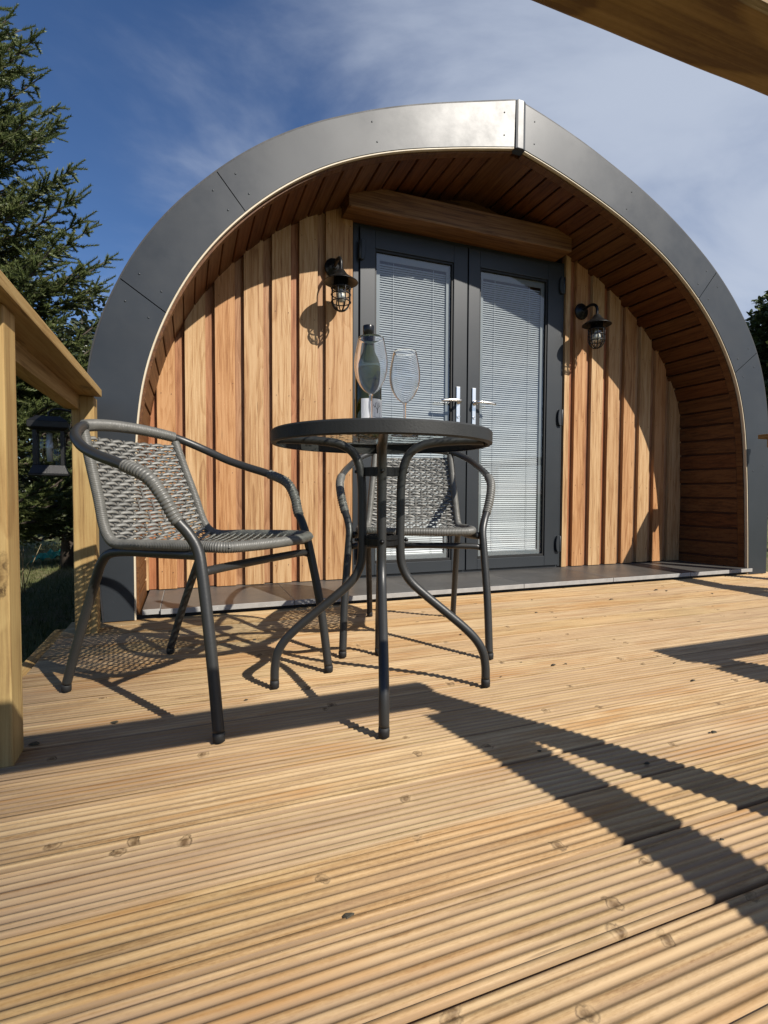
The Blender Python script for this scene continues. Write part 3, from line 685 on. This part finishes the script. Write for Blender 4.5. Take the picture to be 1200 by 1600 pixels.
# ------------------------------------------------------------------ wall lamps
def lamp(x, z, label):
    y = YB-.001; r = empty('wall_lamp', (x, y, z), label=label, cat='wall lamp', group='black caged wall lamps')
    RX = Matrix.Rotation(R_(90),4,'X')
    mb = MB(); mb.lathe([(.050,0),(.050,.007),(.046,.011),(.030,.013),(.027,.020),(0,.021)], (0,0,0), 40, 0, True, RX); mb.build('back_plate', M_black, r)
    cy = -.138; bz = -.122      # shade brim centre relative to the plate
    mb = MB(); mb.tube(even(crv([(0,-.015,0),(0,-.05,.010),(0,-.085,.014),(0,-.118,.004),(0,cy,-.022),(0,cy,-.070)],8), .006), .0085, 14); 
    mb.lathe([(.015,0),(.015,.012),(.010,.016)], (0,-.012,0), 20, 0, True, RX); mb.build('arm', M_black, r)
    mb = MB(); pr = [(.010,.062),(.016,.060),(.022,.052),(.030,.040),(.046,.026),(.068,.012),(.084,.001),(.0855,-.002),(.083,-.002),(.066,.008),(.044,.021),(.028,.034),(.012,.048)]
    mb.lathe(pr, (0,cy,bz), 48); mb.build('shade', M_black, r)
    mb = MB(); mb.lathe([(.034,.030),(.036,.010),(.036,-.022),(.040,-.024),(.040,-.030),(.030,-.030)], (0,cy,bz), 32); mb.build('collar', M_black, r)
    mb = MB(); k = 8
    for zz in (-.030,-.062,-.098): 
        mb.tube([(.048*math.cos(a), cy+.048*math.sin(a), bz+zz) for a in [2*math.pi*i/32 for i in range(33)]], .0032, 8, 0, False)
    for i in range(4):
        a = math.pi*i/4+.2; c_, s_ = math.cos(a), math.sin(a)
        P_ = [(.038,-.020),(.046,-.030),(.0465,-.062),(.046,-.098),(.036,-.122),(.018,-.138),(0,-.143),(-.018,-.138),(-.036,-.122),(-.046,-.098),(-.0465,-.062),(-.046,-.030),(-.038,-.020)]
        mb.tube([(c_*q, cy+s_*q, bz+w) for q, w in [(v[0], v[1]) for v in crv([(p[0],p[1],0) for p in P_],3)]], .0032, 8)
    mb.build('cage', M_black, r)
    mb = MB(); mb.lathe([(.033,-.024),(.036,-.05),(.036,-.085),(.030,-.108),(.016,-.122),(0,-.126)], (0,cy,bz), 28); mb.build('glass_jar', M_lglass, r)
    mb = MB(); mb.lathe([(.012,-.020),(.012,-.045),(.022,-.062),(.024,-.078),(.018,-.094),(0,-.100)], (0,cy,bz), 20); mb.build('bulb', M_bulb, r)
    return r
lamp(.722, 1.672, 'black caged wall lamp left of the glass doors, half in sun')
lamp(2.330, 1.652, 'black caged wall lamp right of the glass doors, in shade')

# ------------------------------------------------------------------ table
TC = Vector((.465, 1.245, 0)); TH = .657
tb = empty('bistro_table', TC, R_(-19), label='small round patterned glass table with curved charcoal tube legs', cat='table')
mb = MB(); Rr = .277
mb.lathe([(Rr-.003,TH-.032),(Rr,TH-.029),(Rr,TH-.004),(Rr-.003,TH),(Rr-.014,TH),(Rr-.016,TH-.004),(Rr-.004-.002,TH-.006),(Rr-.006,TH-.028),(Rr-.012,TH-.032)], (0,0,0), 168, 0, False, None, True); mb.build('rim', M_rim, tb)
mb = MB(); n = 96; vs = [(0,0,TH-.007)] + [((Rr-.006)*math.cos(2*math.pi*i/n), (Rr-.006)*math.sin(2*math.pi*i/n), TH-.007) for i in range(n)]
mb.add(vs, [(0, 1+i, 1+(i+1)%n) for i in range(n)], 0, False); mb.build('glass_top', M_tglass, tb)
legp = [(.264,.640),(.215,.640),(.158,.637),(.105,.628),(.072,.606),(.056,.570),(.050,.520),(.049,.44),(.049,.36),(.054,.318),(.074,.280),(.112,.244),(.165,.200),(.215,.158),(.248,.124),(.266,.092),(.273,.055),(.274,.022)]
for i in range(4):
    a = R_(90*i); c_, s_ = math.cos(a), math.sin(a)
    pts = even(crv([(c_*r, s_*r, z) for r, z in legp], 5), .008)
    mb = MB(); mb.tube(pts, .0112, 16); lg = mb.build('leg', M_tube, tb)
    mb = MB(); mb.lathe([(.008,.0),(.0116,.002),(.0120,.014),(.0114,.022)], (c_*.274, s_*.274, 0), 16); mb.build('foot_cap', M_rubber, lg)
for z, h in ((.548,.022),(.372,.026)):
    mb = MB(); mb.lathe([(.034,z),(.0385,z),(.0385,z+h),(.034,z+h)], (0,0,0), 40, 0, False, None, True)
    for i in range(4):
        a = R_(90*i+0); c_, s_ = math.cos(a), math.sin(a)
        mb.tube([(c_*.03,s_*.03,z+h*.5),(c_*.064,s_*.064,z+h*.5)], .0035, 10); mb.tube([(c_*.061,s_*.061,z+h*.5),(c_*.069,s_*.069,z+h*.5)], [.0062,.0035], 10)
        a2 = R_(90*i+45)
        # flat plates bridging neighbouring legs
        p = Vector((.049*math.cos(a), .049*math.sin(a), 0)); q = Vector((.049*math.cos(a+math.pi/2), .049*math.sin(a+math.pi/2), 0)); d = (q-p).normalized(); nn = Vector((-d.y, d.x, 0))
        vs = [p+nn*.002, q+nn*.002, q-nn*.002, p-nn*.002]; vs = [(v.x,v.y,z) for v in vs]+[(v.x,v.y,z+h) for v in vs]
        mb.add(vs, [(3,2,1,0),(4,5,6,7),(0,1,5,4),(1,2,6,5),(2,3,7,6),(3,0,4,7)])
    if z < .5: mb.lathe([(0,z+h*.6),(.044,z+h*.6),(.044,z+h*.6+.003),(0,z+h*.6+.003)], (0,0,0), 32, 0, False)
    mb.build('bracket', M_black, tb)

# ------------------------------------------------------------------ chairs
SR, BT = .178, .685
loop = [(.12,.262,.388),(.160,.245,.388),(.178,.205,.389),(.180,.10,.387),(.178,0,.384),(.172,-.065,.382),(.168,-.100,.392),(.165,-.125,.425),(.160,-.148,.49),(.154,-.180,.57),(.148,-.212,.655)]
def make_chair():
    r = empty('rattan_chair', (0,0,0))
    # arm + front leg tube, one bend from foot to foot round the back
    half = [(.224,.271,.02),(.220,.25,.18),(.212,.222,.33),(.210,.208,.385),(.218,.190,.42),(.230,.168,.45),(.243,.148,.495),(.251,.115,.535),(.253,.052,.560),(.250,-.03,.583),(.238,-.095,.605),(.215,-.150,.632),(.180,-.190,.655),(.14,-.215,.670),(.07,-.235,.680)]
    full = [(x,y,z) for x,y,z in half] + [(0,-.242,.683)] + [(-x,y,z) for x,y,z in half[::-1]]
    pts = even(crv(full, 6), .007)
    mb = MB(); mb.tube(pts, .0118, 16); arm = mb.build('arm_frame', M_tube, r)
    for s in (-1,1):
        mb = MB(); mb.lathe([(.008,.0),(.0122,.002),(.0126,.014),(.0120,.020)], (s*.2245,.272,0), 16); mb.build('foot_cap', M_rubber, arm)
    def wrap(path, r0, amp, pitch, name, m=M_rattan2, par=None, n=12):
        st = pitch/6; P_ = even(path, st); s = 0; rr = []
        for i in range(len(P_)): rr.append(r0+amp*abs(math.sin(math.pi*i/6))**.7)
        w = MB(); w.tube(P_, rr, n); return w.build(name, m, par or r)
    def seg(z0, z1, sx, ymin):
        return [p for p in pts if z0 <= p.z <= z1 and p.x*sx > 0 and p.y > ymin]
    for sx in (-1,1):
        w = seg(.440, .562, sx, .045); wrap(w, .0120, .0024, .0085, 'arm_wrap')
    top = [p for p in pts if p.z > .60 and abs(p.x) < .148 and p.y < -.15]
    wrap(top, .0140, .0018, .0052, 'back_wrap')
    # rear legs: foot up, bend, run forward under the seat
    for s in (-1,1):
        P_ = [(s*.170,-.261,.02),(s*.170,-.206,.16),(s*.170,-.150,.29),(s*.170,-.128,.335),(s*.170,-.100,.358),(s*.170,-.04,.366),(s*.172,.06,.367),(s*.176,.14,.369),(s*.188,.19,.371),(s*.201,.205,.372)]
        mb = MB(); mb.tube(even(crv(P_,6),.008), .0112, 16); lg = mb.build('rear_leg', M_tube, r)
        mb = MB(); mb.lathe([(.008,.0),(.0116,.002),(.0120,.014),(.0114,.020)], (s*.170,-.262,0), 16); mb.build('foot_cap', M_rubber, lg)
    mb = MB(); mb.tube(even(crv([(-.208,.214,.334),(-.19,.214,.339),(-.1,.216,.341),(.1,.216,.341),(.19,.214,.339),(.208,.214,.334)],5),.02), [.0095]*1 if 0 else .0095, 14); mb.build('stretcher', M_tube, r)
    # wrapped loop: seat front and sides, and the two back uprights
    fr = [(0,.278,.388),(.07,.274,.388)] + loop
    path = [(-x,y,z) for x,y,z in fr[::-1]][:-1] + fr
    wrap(crv(path,6), .0115, .0013, .0048, 'seat_edge', M_rattan2, None, 12)
    # woven surface
    centre = crv(loop, 10)
    lv = even(centre, .002)
    # arc-length table over the side loop, mapping to centre line
    def Sp(u, v):
        """u in -1..1 across, v in 0..1 from seat front to top"""
        f = v*(len(lv)-1); i = min(int(f), len(lv)-2); p = lv[i].lerp(lv[i+1], f-i)
        w = abs(p.x); 
        if v < .12: w = .170
        bow = 1-u*u
        t = max(0, (v-.55)/.45)
        x = u*min(w,.18); y = p.y - bow*.030*t; z = p.z - bow*.012*(1-t)*(1 if v > .08 else v/.08)
        if v < .1: y += bow*.028*(1-v/.1)
        return Vector((x,y,z))
    def nrm(u, v):
        e = .01; a = Sp(u+e,v)-Sp(u-e,v); b_ = Sp(u,min(1,v+e))-Sp(u,max(0,v-e)); return a.cross(b_).normalized()
    Ls = sum((lv[i+1]-lv[i]).length for i in range(len(lv)-1))
    v0, v1 = .03, .985; rows = int(Ls*(v1-v0)/.0108); NC = 14
    su, sv_ = MB(), MB()
    def strand(mbx, cps, wid, th):
        vs = []; k = len(cps)
        for p, d, nn in cps:
            q = d*wid*.5
            vs += [p-q, p+nn*th*.8, p+q, p-nn*th*.8]
        fs = []
        for i in range(k-1):
            A = i*4
            for j in range(4): fs.append((A+j, A+(j+1)%4, A+4+(j+1)%4, A+4+j))
        mbx.add(vs, fs, 0, True)
    for i in range(rows):
        v = v0+(v1-v0)*(i+.5)/rows; cps = []; seatp = v < .42
        nn_ = NC*4
        for k in range(nn_+1):
            u = -1+2*k/nn_; col = (u+1)/2*NC
            vc = (v-.70); deco = (abs(u) < .32 and abs(vc) < .115)
            par = (i//3 if deco else i) + 0
            a = math.sin(math.pi*(col-.0)+ (math.pi if par%2 else 0))
            n_ = nrm(u, v); p = Sp(u, v) + n_*.0036*a
            d = (Sp(u, min(1,v+.005))-Sp(u, v-.005)).normalized()
            cps.append((p, d, n_))
        strand(su, cps, .0104 if not seatp else .0078, .0009)
    su.build('weave', M_rattan, r)
    for j in range(1, NC):
        uc = -1+2*(j+.0 if 0 else j-.5)/NC if 0 else -1+2*(j-.5)/NC
        for off in (-.009, .009):
            cps = []
            for k in range(81):
                v = v0+(v1-v0)*k/80; u = uc+off*1.2+2/NC*0
                n_ = nrm(u, v); a = Sp(u+.01,v)-Sp(u-.01,v); a.normalize()
                cps.append((Sp(u,v), a, n_))
            strand(sv_, cps, .0028, .0010)
    sv_.build('stake', M_rattan2, r)
    return r
def copy_tree(o, parent=None):
    c = o.copy(); COL.objects.link(c); c.parent = parent
    for ch in [x for x in bpy.data.objects if x.parent == o]: copy_tree(ch, c)
    return c
ch1 = make_chair()
ch2 = copy_tree(ch1)
ch1.location = (.016, 1.433, 0); ch1.rotation_euler = (0,0, R_(-44.1)-math.pi/2)
ch2.location = (.752, 1.684, 0); ch2.rotation_euler = (0,0, R_(-112.3)-math.pi/2)
tag(ch1, 'grey rattan armchair left of the table, seen from its side', 'chair', 'grey woven garden chairs')
tag(ch2, 'grey rattan armchair behind the table, facing the viewer', 'chair', 'grey woven garden chairs')

# ------------------------------------------------------------------ bottle, glasses
bt = empty('wine_bottle', (.473, 1.375, TH), label='green wine bottle with black cap and white tree label on the table', cat='bottle')
mb = MB()
mb.lathe([(0,.004),(.028,.0),(.0355,.003),(.037,.010),(.037,.185),(.0355,.203),(.029,.220),(.020,.236),(.0152,.252),(.0138,.270),(.0135,.296),(0,.297)], (0,0,0), 48)
mb.build('glass_body', M_bottle, bt)
mb = MB(); mb.lathe([(.0150,.252),(.0150,.292),(.0155,.293),(.0155,.308),(.0148,.310),(0,.310)], (0,0,0), 36); mb.build('cap', M_cap, bt)
la = R_(-82); n = 20; mb = MB(); vs = []
for z in (.022, .105):
    for i in range(n+1):
        a = la + R_(-58)+R_(116)*i/n; vs.append((.0374*math.cos(a), .0374*math.sin(a), z))
mb.add(vs, [(i, i+1, n+2+i, n+1+i) for i in range(n)], 0, True); lbo = mb.build('label', M_label, bt)
# printed tree and small lines of print, curved on the label
mb = MB()
def ink(p0, p1, w):
    (a0,z0),(a1,z1) = p0, p1; rr = .0377; d = math.hypot((a1-a0), (z1-z0)) or 1
    nx, nz = -(z1-z0)/d*w, (a1-a0)/d*w
    q = [(a0+nx,z0+nz),(a0-nx,z0-nz),(a1-nx,z1-nz),(a1+nx,z1+nz)]
    mb.add([(rr*math.cos(la+.25+a/rr), rr*math.sin(la+.25+a/rr), z) for a, z in q], [(0,1,2,3)])
ink((0,.066),(.0005,.076),.0016); ink((-.009,.0655),(.009,.0655),.0007)
for p in (((0,.075),(-.006,.083)),((0,.075),(.006,.084)),((0,.074),(.001,.087)),((-.006,.083),(-.012,.086)),((-.006,.083),(-.006,.090)),((.006,.084),(.011,.086)),((.006,.084),(.006,.091)),((.001,.087),(-.002,.092))): ink(*p, .0007)
for a, z in ((-.013,.087),(-.006,.092),(.012,.087),(.006,.093),(-.002,.094),(-.010,.082),(.013,.082)): ink((a-.001,z),(a+.001,z),.0012)
rn = random.Random(3)
for z, w in ((.055,.014),(.046,.013),(.038,.009)):
    a = -w
    while a < w:
        l_ = rn.uniform(.0008,.0024); ink((a,z+rn.uniform(-.0004,.0004)),(a+l_,z+rn.uniform(-.0006,.0006)),.0005); a += l_+.0011
mb.build('print', M_ink, lbo)
def wineglass(x, y, label):
    r = empty('wine_glass', (x, y, TH), label=label, cat='wine glass', group='empty wine glasses on the table')
    outer = [(.0050,.088),(.014,.093),(.026,.106),(.036,.126),(.0405,.148),(.0400,.172),(.0355,.198),(.0305,.222)]
    o_ = [(v.x, v.y) for v in crv([(a,b,0) for a,b in outer], 4)]
    i_ = [(max(0, r_-.0013), z_+.0004) for r_, z_ in o_[::-1]]
    mb = MB(); mb.lathe([(0,.0875)]+o_+[(o_[-1][0]-.0006, o_[-1][1]+.0006)]+i_+[(0,.0900)], (0,0,0), 64)
    mb.build('bowl', M_stem, r)
    mb = MB(); mb.lathe([(0,.0),(.036,.0),(.0365,.0012),(.030,.003),(.012,.0055),(.0052,.010),(.0036,.020),(.0034,.07),(.0042,.083),(.0060,.0868),(0,.0870)], (0,0,0), 40); mb.build('stem', M_stem, r)
    return r
wineglass(.418, 1.195, 'empty stemmed wine glass in front of the bottle, left one')
wineglass(.543, 1.280, 'empty stemmed wine glass standing right of the bottle')

# ------------------------------------------------------------------ lantern on the left railing
ln = empty('lantern', (-.450, 2.12, .56), R_(8), label='black square solar lantern hanging outside the left railing post', cat='lantern')
mb = MB()
def frust(mb, w0, w1, z0, z1, mi=0):
    vs = [(-w0,-w0,z0),(w0,-w0,z0),(w0,w0,z0),(-w0,w0,z0),(-w1,-w1,z1),(w1,-w1,z1),(w1,w1,z1),(-w1,w1,z1)]
    mb.add(vs, [(0,3,2,1),(4,5,6,7),(0,1,5,4),(1,2,6,5),(2,3,7,6),(3,0,4,7)], mi)
frust(mb, .058,.058,0,.006); frust(mb, .058,.047,.0061,.036); mb.build('base', M_black, ln, bevel=.001, seg=1)
for sx in (-1,1):
    for sy in (-1,1): mb = MB(); mb.box((sx*.040-.006, sy*.040-.006, .036), (sx*.040+.006, sy*.040+.006, .155)); mb.build('corner_bar', M_black, ln, bevel=.001, seg=1)
mb = MB(); frust(mb,.047,.060,.155,.165); frust(mb,.060,.060,.1651,.185); frust(mb,.060,.035,.1851,.205); mb.build('roof', M_black, ln, bevel=.001, seg=1)
mb = MB(); mb.lathe([(.030,.038),(.030,.153)], (0,0,0), 28); mb.build('glass_tube', M_lglass, ln)
mb = MB(); mb.lathe([(0,.05),(.009,.05),(.009,.15),(0,.15)], (0,0,0), 16); mb.build('light_tube', mat('frosted_tube', (.62,.66,.70), .3), ln)
mb = MB(); mb.tube(even(crv([(0,0,.205),(0,0,.222),(.02,.0,.235),(.05,0,.232),(.074,0,.225)],5),.006), .004, 8); mb.build('hook', M_black, ln)

# ------------------------------------------------------------------ vegetation
def spruce(x, y, base, H, Rb, seed, label):
    rn = random.Random(seed); root = empty('spruce_tree', (x, y, base), label=label, cat='tree')
    mb = MB(); k = 14; mb.tube([(rn.uniform(-.02,.02), rn.uniform(-.02,.02), H*i/k) for i in range(k+1)], [.13*(1-i/k)**.9+.008 for i in range(k+1)], 10)
    V = []; Fc = []
    def twig(p, d, length, up_):
        # a shoot: thin stem ringed with needles swept forward
        n = int(length/.0062); d = d.normalized(); a = d.cross(up_ if abs(d.dot(up_)) < .95 else Vector((1,0,0))).normalized(); b_ = a.cross(d)
        # stem
        base_i = len(V)
        for q, w in ((p, .0022), (p+d*length, .0010)):
            for j in range(3):
                an = 2.094*j; V.append(q+(a*math.cos(an)+b_*math.sin(an))*w)
        for j in range(3): Fc.append((base_i+j, base_i+(j+1)%3, base_i+3+(j+1)%3, base_i+3+j))
        for i in range(int(n*2.4)):
            t = i/(n*2.4); q = p+d*length*t; an = i*2.399+rn.uniform(-.4,.4); o_ = a*math.cos(an)+b_*math.sin(an)
            L_ = .024*(1-.40*t)*rn.uniform(.8,1.15); tip = q+(o_*.78+d*.80+up_*.15)*L_; sd = d.cross(o_)*.0040
            bi = len(V); V.extend([q-sd, q+sd, tip+sd*.3]); Fc.append((bi,bi+1,bi+2))
    limbs = MB(); Z = Vector((0,0,1)); z = .72; nb = 0
    cdir = Vector((-x, -y, 0)).normalized()
    while z < H-.15:
        frac = 1-z/H; Lb = Rb*(frac**.75)*rn.uniform(.6,1.08)
        az = rn.uniform(0, 2*math.pi); dirn = Vector((math.cos(az), math.sin(az), 0))
        facing = dirn.dot(cdir) > -.35
        dens = 1.0 if facing else .25
        rise = .35*(1-frac)+rn.uniform(-.05,.12); sag = .30*frac+.05
        P_ = []
        for i in range(7):
            t = i/6; P_.append(Vector((0,0,z)) + dirn*Lb*t + Z*(Lb*(rise*t - sag*math.sin(t*math.pi*.75) + .22*t*t)))
        limbs.tube(P_, [.016*(1-t/6.5)*(.4+frac)+.002 for t in range(7)], 5)
        # secondary twigs along the limb
        m_ = int(Lb/.060)
        for j in range(m_):
            t = .15+.85*(j+rn.random())/m_
            f = t*6; i = min(int(f),5); p = P_[i].lerp(P_[i+1], f-i); ld = (P_[i+1]-P_[i]).normalized()
            for s in (-1,1):
                if rn.random() > dens: continue
                side = ld.cross(Z).normalized()*s; sl = (.09+.20*(1-t))*rn.uniform(.6,1.15)*min(1,Lb)
                sd = (side*rn.uniform(.5,.9)+ld*.75+Z*rn.uniform(-.30,.18)).normalized()
                twig(p, sd, max(.05,sl), Z)
                q = 0
                for e in range(int(sl/.050)):
                    pp = p+sd*sl*(e+.6)/(sl/.050); s2 = 1 if e%2 else -1
                    td = (sd*.7+sd.cross(Z).normalized()*s2*rn.uniform(.5,.9)+Z*rn.uniform(-.35,.25)).normalized()
                    twig(pp, td, rn.uniform(.055,.115), Z)
            if rn.random() < dens*.7: twig(p, (ld*.5+Z*rn.uniform(.3,.8)).normalized(), rn.uniform(.04,.09), Z)
        if dens == 1: twig(P_[-1], (P_[-1]-P_[-2]), .10, Z)
        z += .0055 + .004*rn.random(); nb += 1
    mb.build('trunk', M_bark, root); limbs.build('branches', M_bark, root)
    me = bpy.data.meshes.new('crown'); me.from_pydata([tuple(v) for v in V], [], Fc); me.materials.append(M_needle); me.update()
    o = bpy.data.objects.new('crown', me); COL.objects.link(o); o.parent = root
    return root
spruce(-1.50, 3.75, GZ, 5.2, 1.42, 11, 'tall dark green spruce tree behind the left railing')

def broadleaf(name, x, y, base, H, R0, seed, label, m, leaf=.06, nleaf=9000, zc=.62, zr=.42, cat='tree', grp=None, clumps=60, bush=False):
    rn = random.Random(seed); root = empty(name, (x, y, base), label=label, cat=cat, group=grp)
    tr = MB(); top = H*(.55 if not bush else .25)
    tr.tube([(0,0,-.1),(.02,.01,top*.5),(0,.03,top),(.03,0,top*1.5)], [H*.028,H*.022,H*.016,H*.008], 9)
    C = []
    for i in range(clumps):
        while True:
            v = Vector((rn.uniform(-1,1), rn.uniform(-1,1), rn.uniform(-1,1)))
            if .25 < v.length < 1: break
        v *= .85+.25*mnoise.noise(v*1.7+Vector((seed,0,0)))
        c = Vector((v.x*R0, v.y*R0, H*zc + v.z*H*zr)); C.append((c, R0*rn.uniform(.13,.30)))
        st = Vector((0,0,min(c.z*.8, top*rn.uniform(.7,1.3)))); md = st.lerp(c,.5)+Vector((0,0,-.05*H*rn.random()))
        tr.tube([st, md, c], [H*.008, H*.005, H*.0015], 5)
    tr.build('trunk', M_bark, root)
    vs = []; fs = []
    for i in range(nleaf):
        c, r = C[rn.randrange(len(C))]; d = Vector((rn.gauss(0,1), rn.gauss(0,1), rn.gauss(0,.8))).normalized()*r*(rn.random()**.45)
        p = c+d; a = Vector((rn.gauss(0,1), rn.gauss(0,1), rn.gauss(0,.5))).normalized(); b_ = a.cross(Vector((rn.gauss(0,.6), rn.gauss(0,.6), 1))).normalized()
        l_ = leaf*rn.uniform(.6,1.2); w = l_*.34; bi = len(vs)
        n_ = a.cross(b_)
        vs += [p, p+a*l_*.35+b_*w+n_*l_*.06, p+a*l_*.8+b_*w*.6, p+a*l_, p+a*l_*.8-b_*w*.6, p+a*l_*.35-b_*w+n_*l_*.06]
        fs.append(tuple(range(bi, bi+6)))
    me = bpy.data.meshes.new('crown'); me.from_pydata([tuple(v) for v in vs], [], fs); me.materials.append(m); me.update()
    o = bpy.data.objects.new('crown', me); COL.objects.link(o); o.parent = root
    return root
broadleaf('holly_bush', -1.25, 6.6, GZ, 3.35, 1.15, 5, 'glossy leaved bush between the spruce and the pod', M_shiny, .07, 15000, .52, .48, 'bush', None, 90, True)
broadleaf('oak_tree', 9.7, 5.9, GZ, 4.5, 1.45, 8, 'dark leafy tree beyond the right side of the pod', M_leaf, .13, 15000, .62, .36, 'tree', None, 60)
broadleaf('hedge_bush', 8.1, 4.9, GZ, 2.5, 1.1, 21, 'sunlit green bush low beyond the pod on the right', M_hedge, .09, 9000, .5, .5, 'bush', None, 60, True)

# low spruce boughs / undergrowth behind the left railing
broadleaf('undergrowth_bush', -2.6, 8.6, GZ, 1.6, 1.3, 31, 'dark low undergrowth behind the spruce on the left', M_hedge, .08, 6000, .5, .5, 'bush', None, 40, True)

# netting
mb = MB(); rn = random.Random(2); vs = []; k = 14
for j in range(k):
    for i in range(k):
        u, v = i/(k-1)*2-1, j/(k-1)*2-1; rr = max(0, 1-(u*u+v*v)*.5)
        vs.append((-1.46+u*.24+rn.uniform(-.02,.02), 7.2+v*.2, GZ+.02+.10*rr*abs(math.sin(7*u+3*v))+rn.uniform(0,.05)))
mb.add(vs, [(j*k+i, j*k+i+1, (j+1)*k+i+1, (j+1)*k+i) for j in range(k-1) for i in range(k-1)])
tag(mb.build('garden_netting', M_net), 'crumpled turquoise netting lying on the ground behind the left railing', 'netting')

# grass tufts by the deck's left side (stuff)
rn = random.Random(9); vs = []; fs = []
for i in range(26000):
    x = -.50-abs(rn.gauss(0,1.0)) if i % 5 else rn.uniform(3.6,7); y = rn.uniform(1.6, 9.5)
    h = rn.uniform(.02,.07); a = rn.uniform(0,6.28); w = .0035; lean = rn.uniform(.2,.9)*h
    bi = len(vs); dx_, dy_ = math.cos(a), math.sin(a)
    z0 = GZ-.01+.12*mnoise.noise(Vector(((x-1)*.3,(y-2)*.3,0)))*min(1,max(0,(math.hypot(x-1,y-2)-3)/5))
    vs += [(x-dy_*w,y+dx_*w,z0),(x+dy_*w,y-dx_*w,z0),(x+dx_*lean,y+dy_*lean,z0+h)]; fs.append((bi,bi+1,bi+2))
mb = MB(); mb.add(vs, fs); tag(mb.build('grass', M_grass), 'short rough grass beside the deck', 'grass', kind='stuff')
mb = MB(); rn = random.Random(12)
for i in range(46):
    x = -1.55+rn.uniform(-.45,.35); y = 4.6+rn.uniform(-.3,.5); a = rn.uniform(-.9,.9); l_ = rn.uniform(.3,.75)
    mb.tube([(x,y,GZ), (x+math.sin(a)*l_*.5, y+rn.uniform(-.1,.1), GZ+l_*.6), (x+math.sin(a)*l_, y, GZ+l_*.95)], [.004,.003,.0015], 5)
tag(mb.build('dry_stalks', M_straw), 'pale dry stalks under the spruce behind the left railing', 'dry stalks', kind='stuff')

rn = random.Random(77); mb = MB()
for i in range(60):
    x, y = rn.uniform(-.35, 2.9), rn.uniform(.3, 2.15); a0 = rn.uniform(0, 6.28); r0 = rn.uniform(.0015, .0055)*(1 if i % 6 else 1.6)
    vs = []; k = rn.choice((6,7,8))
    for zz, sc in ((.0004, 1), (r0*.5, .6)):
        for j in range(k): a = a0+6.283*j/k; q = r0*sc*(1+.22*math.sin(3*a+i)); vs.append((x+q*math.cos(a)*1.5, y+q*math.sin(a), zz))
    mb.add(vs, [tuple(range(k-1,-1,-1)), tuple(range(k,2*k))]+[(j,(j+1)%k,k+(j+1)%k,k+j) for j in range(k)])
tag(mb.build('leaf_crumbs', mat('leaf_crumb', (.06,.05,.03), .9)), 'tiny dark leaf crumbs scattered over the deck boards', 'debris', kind='stuff')
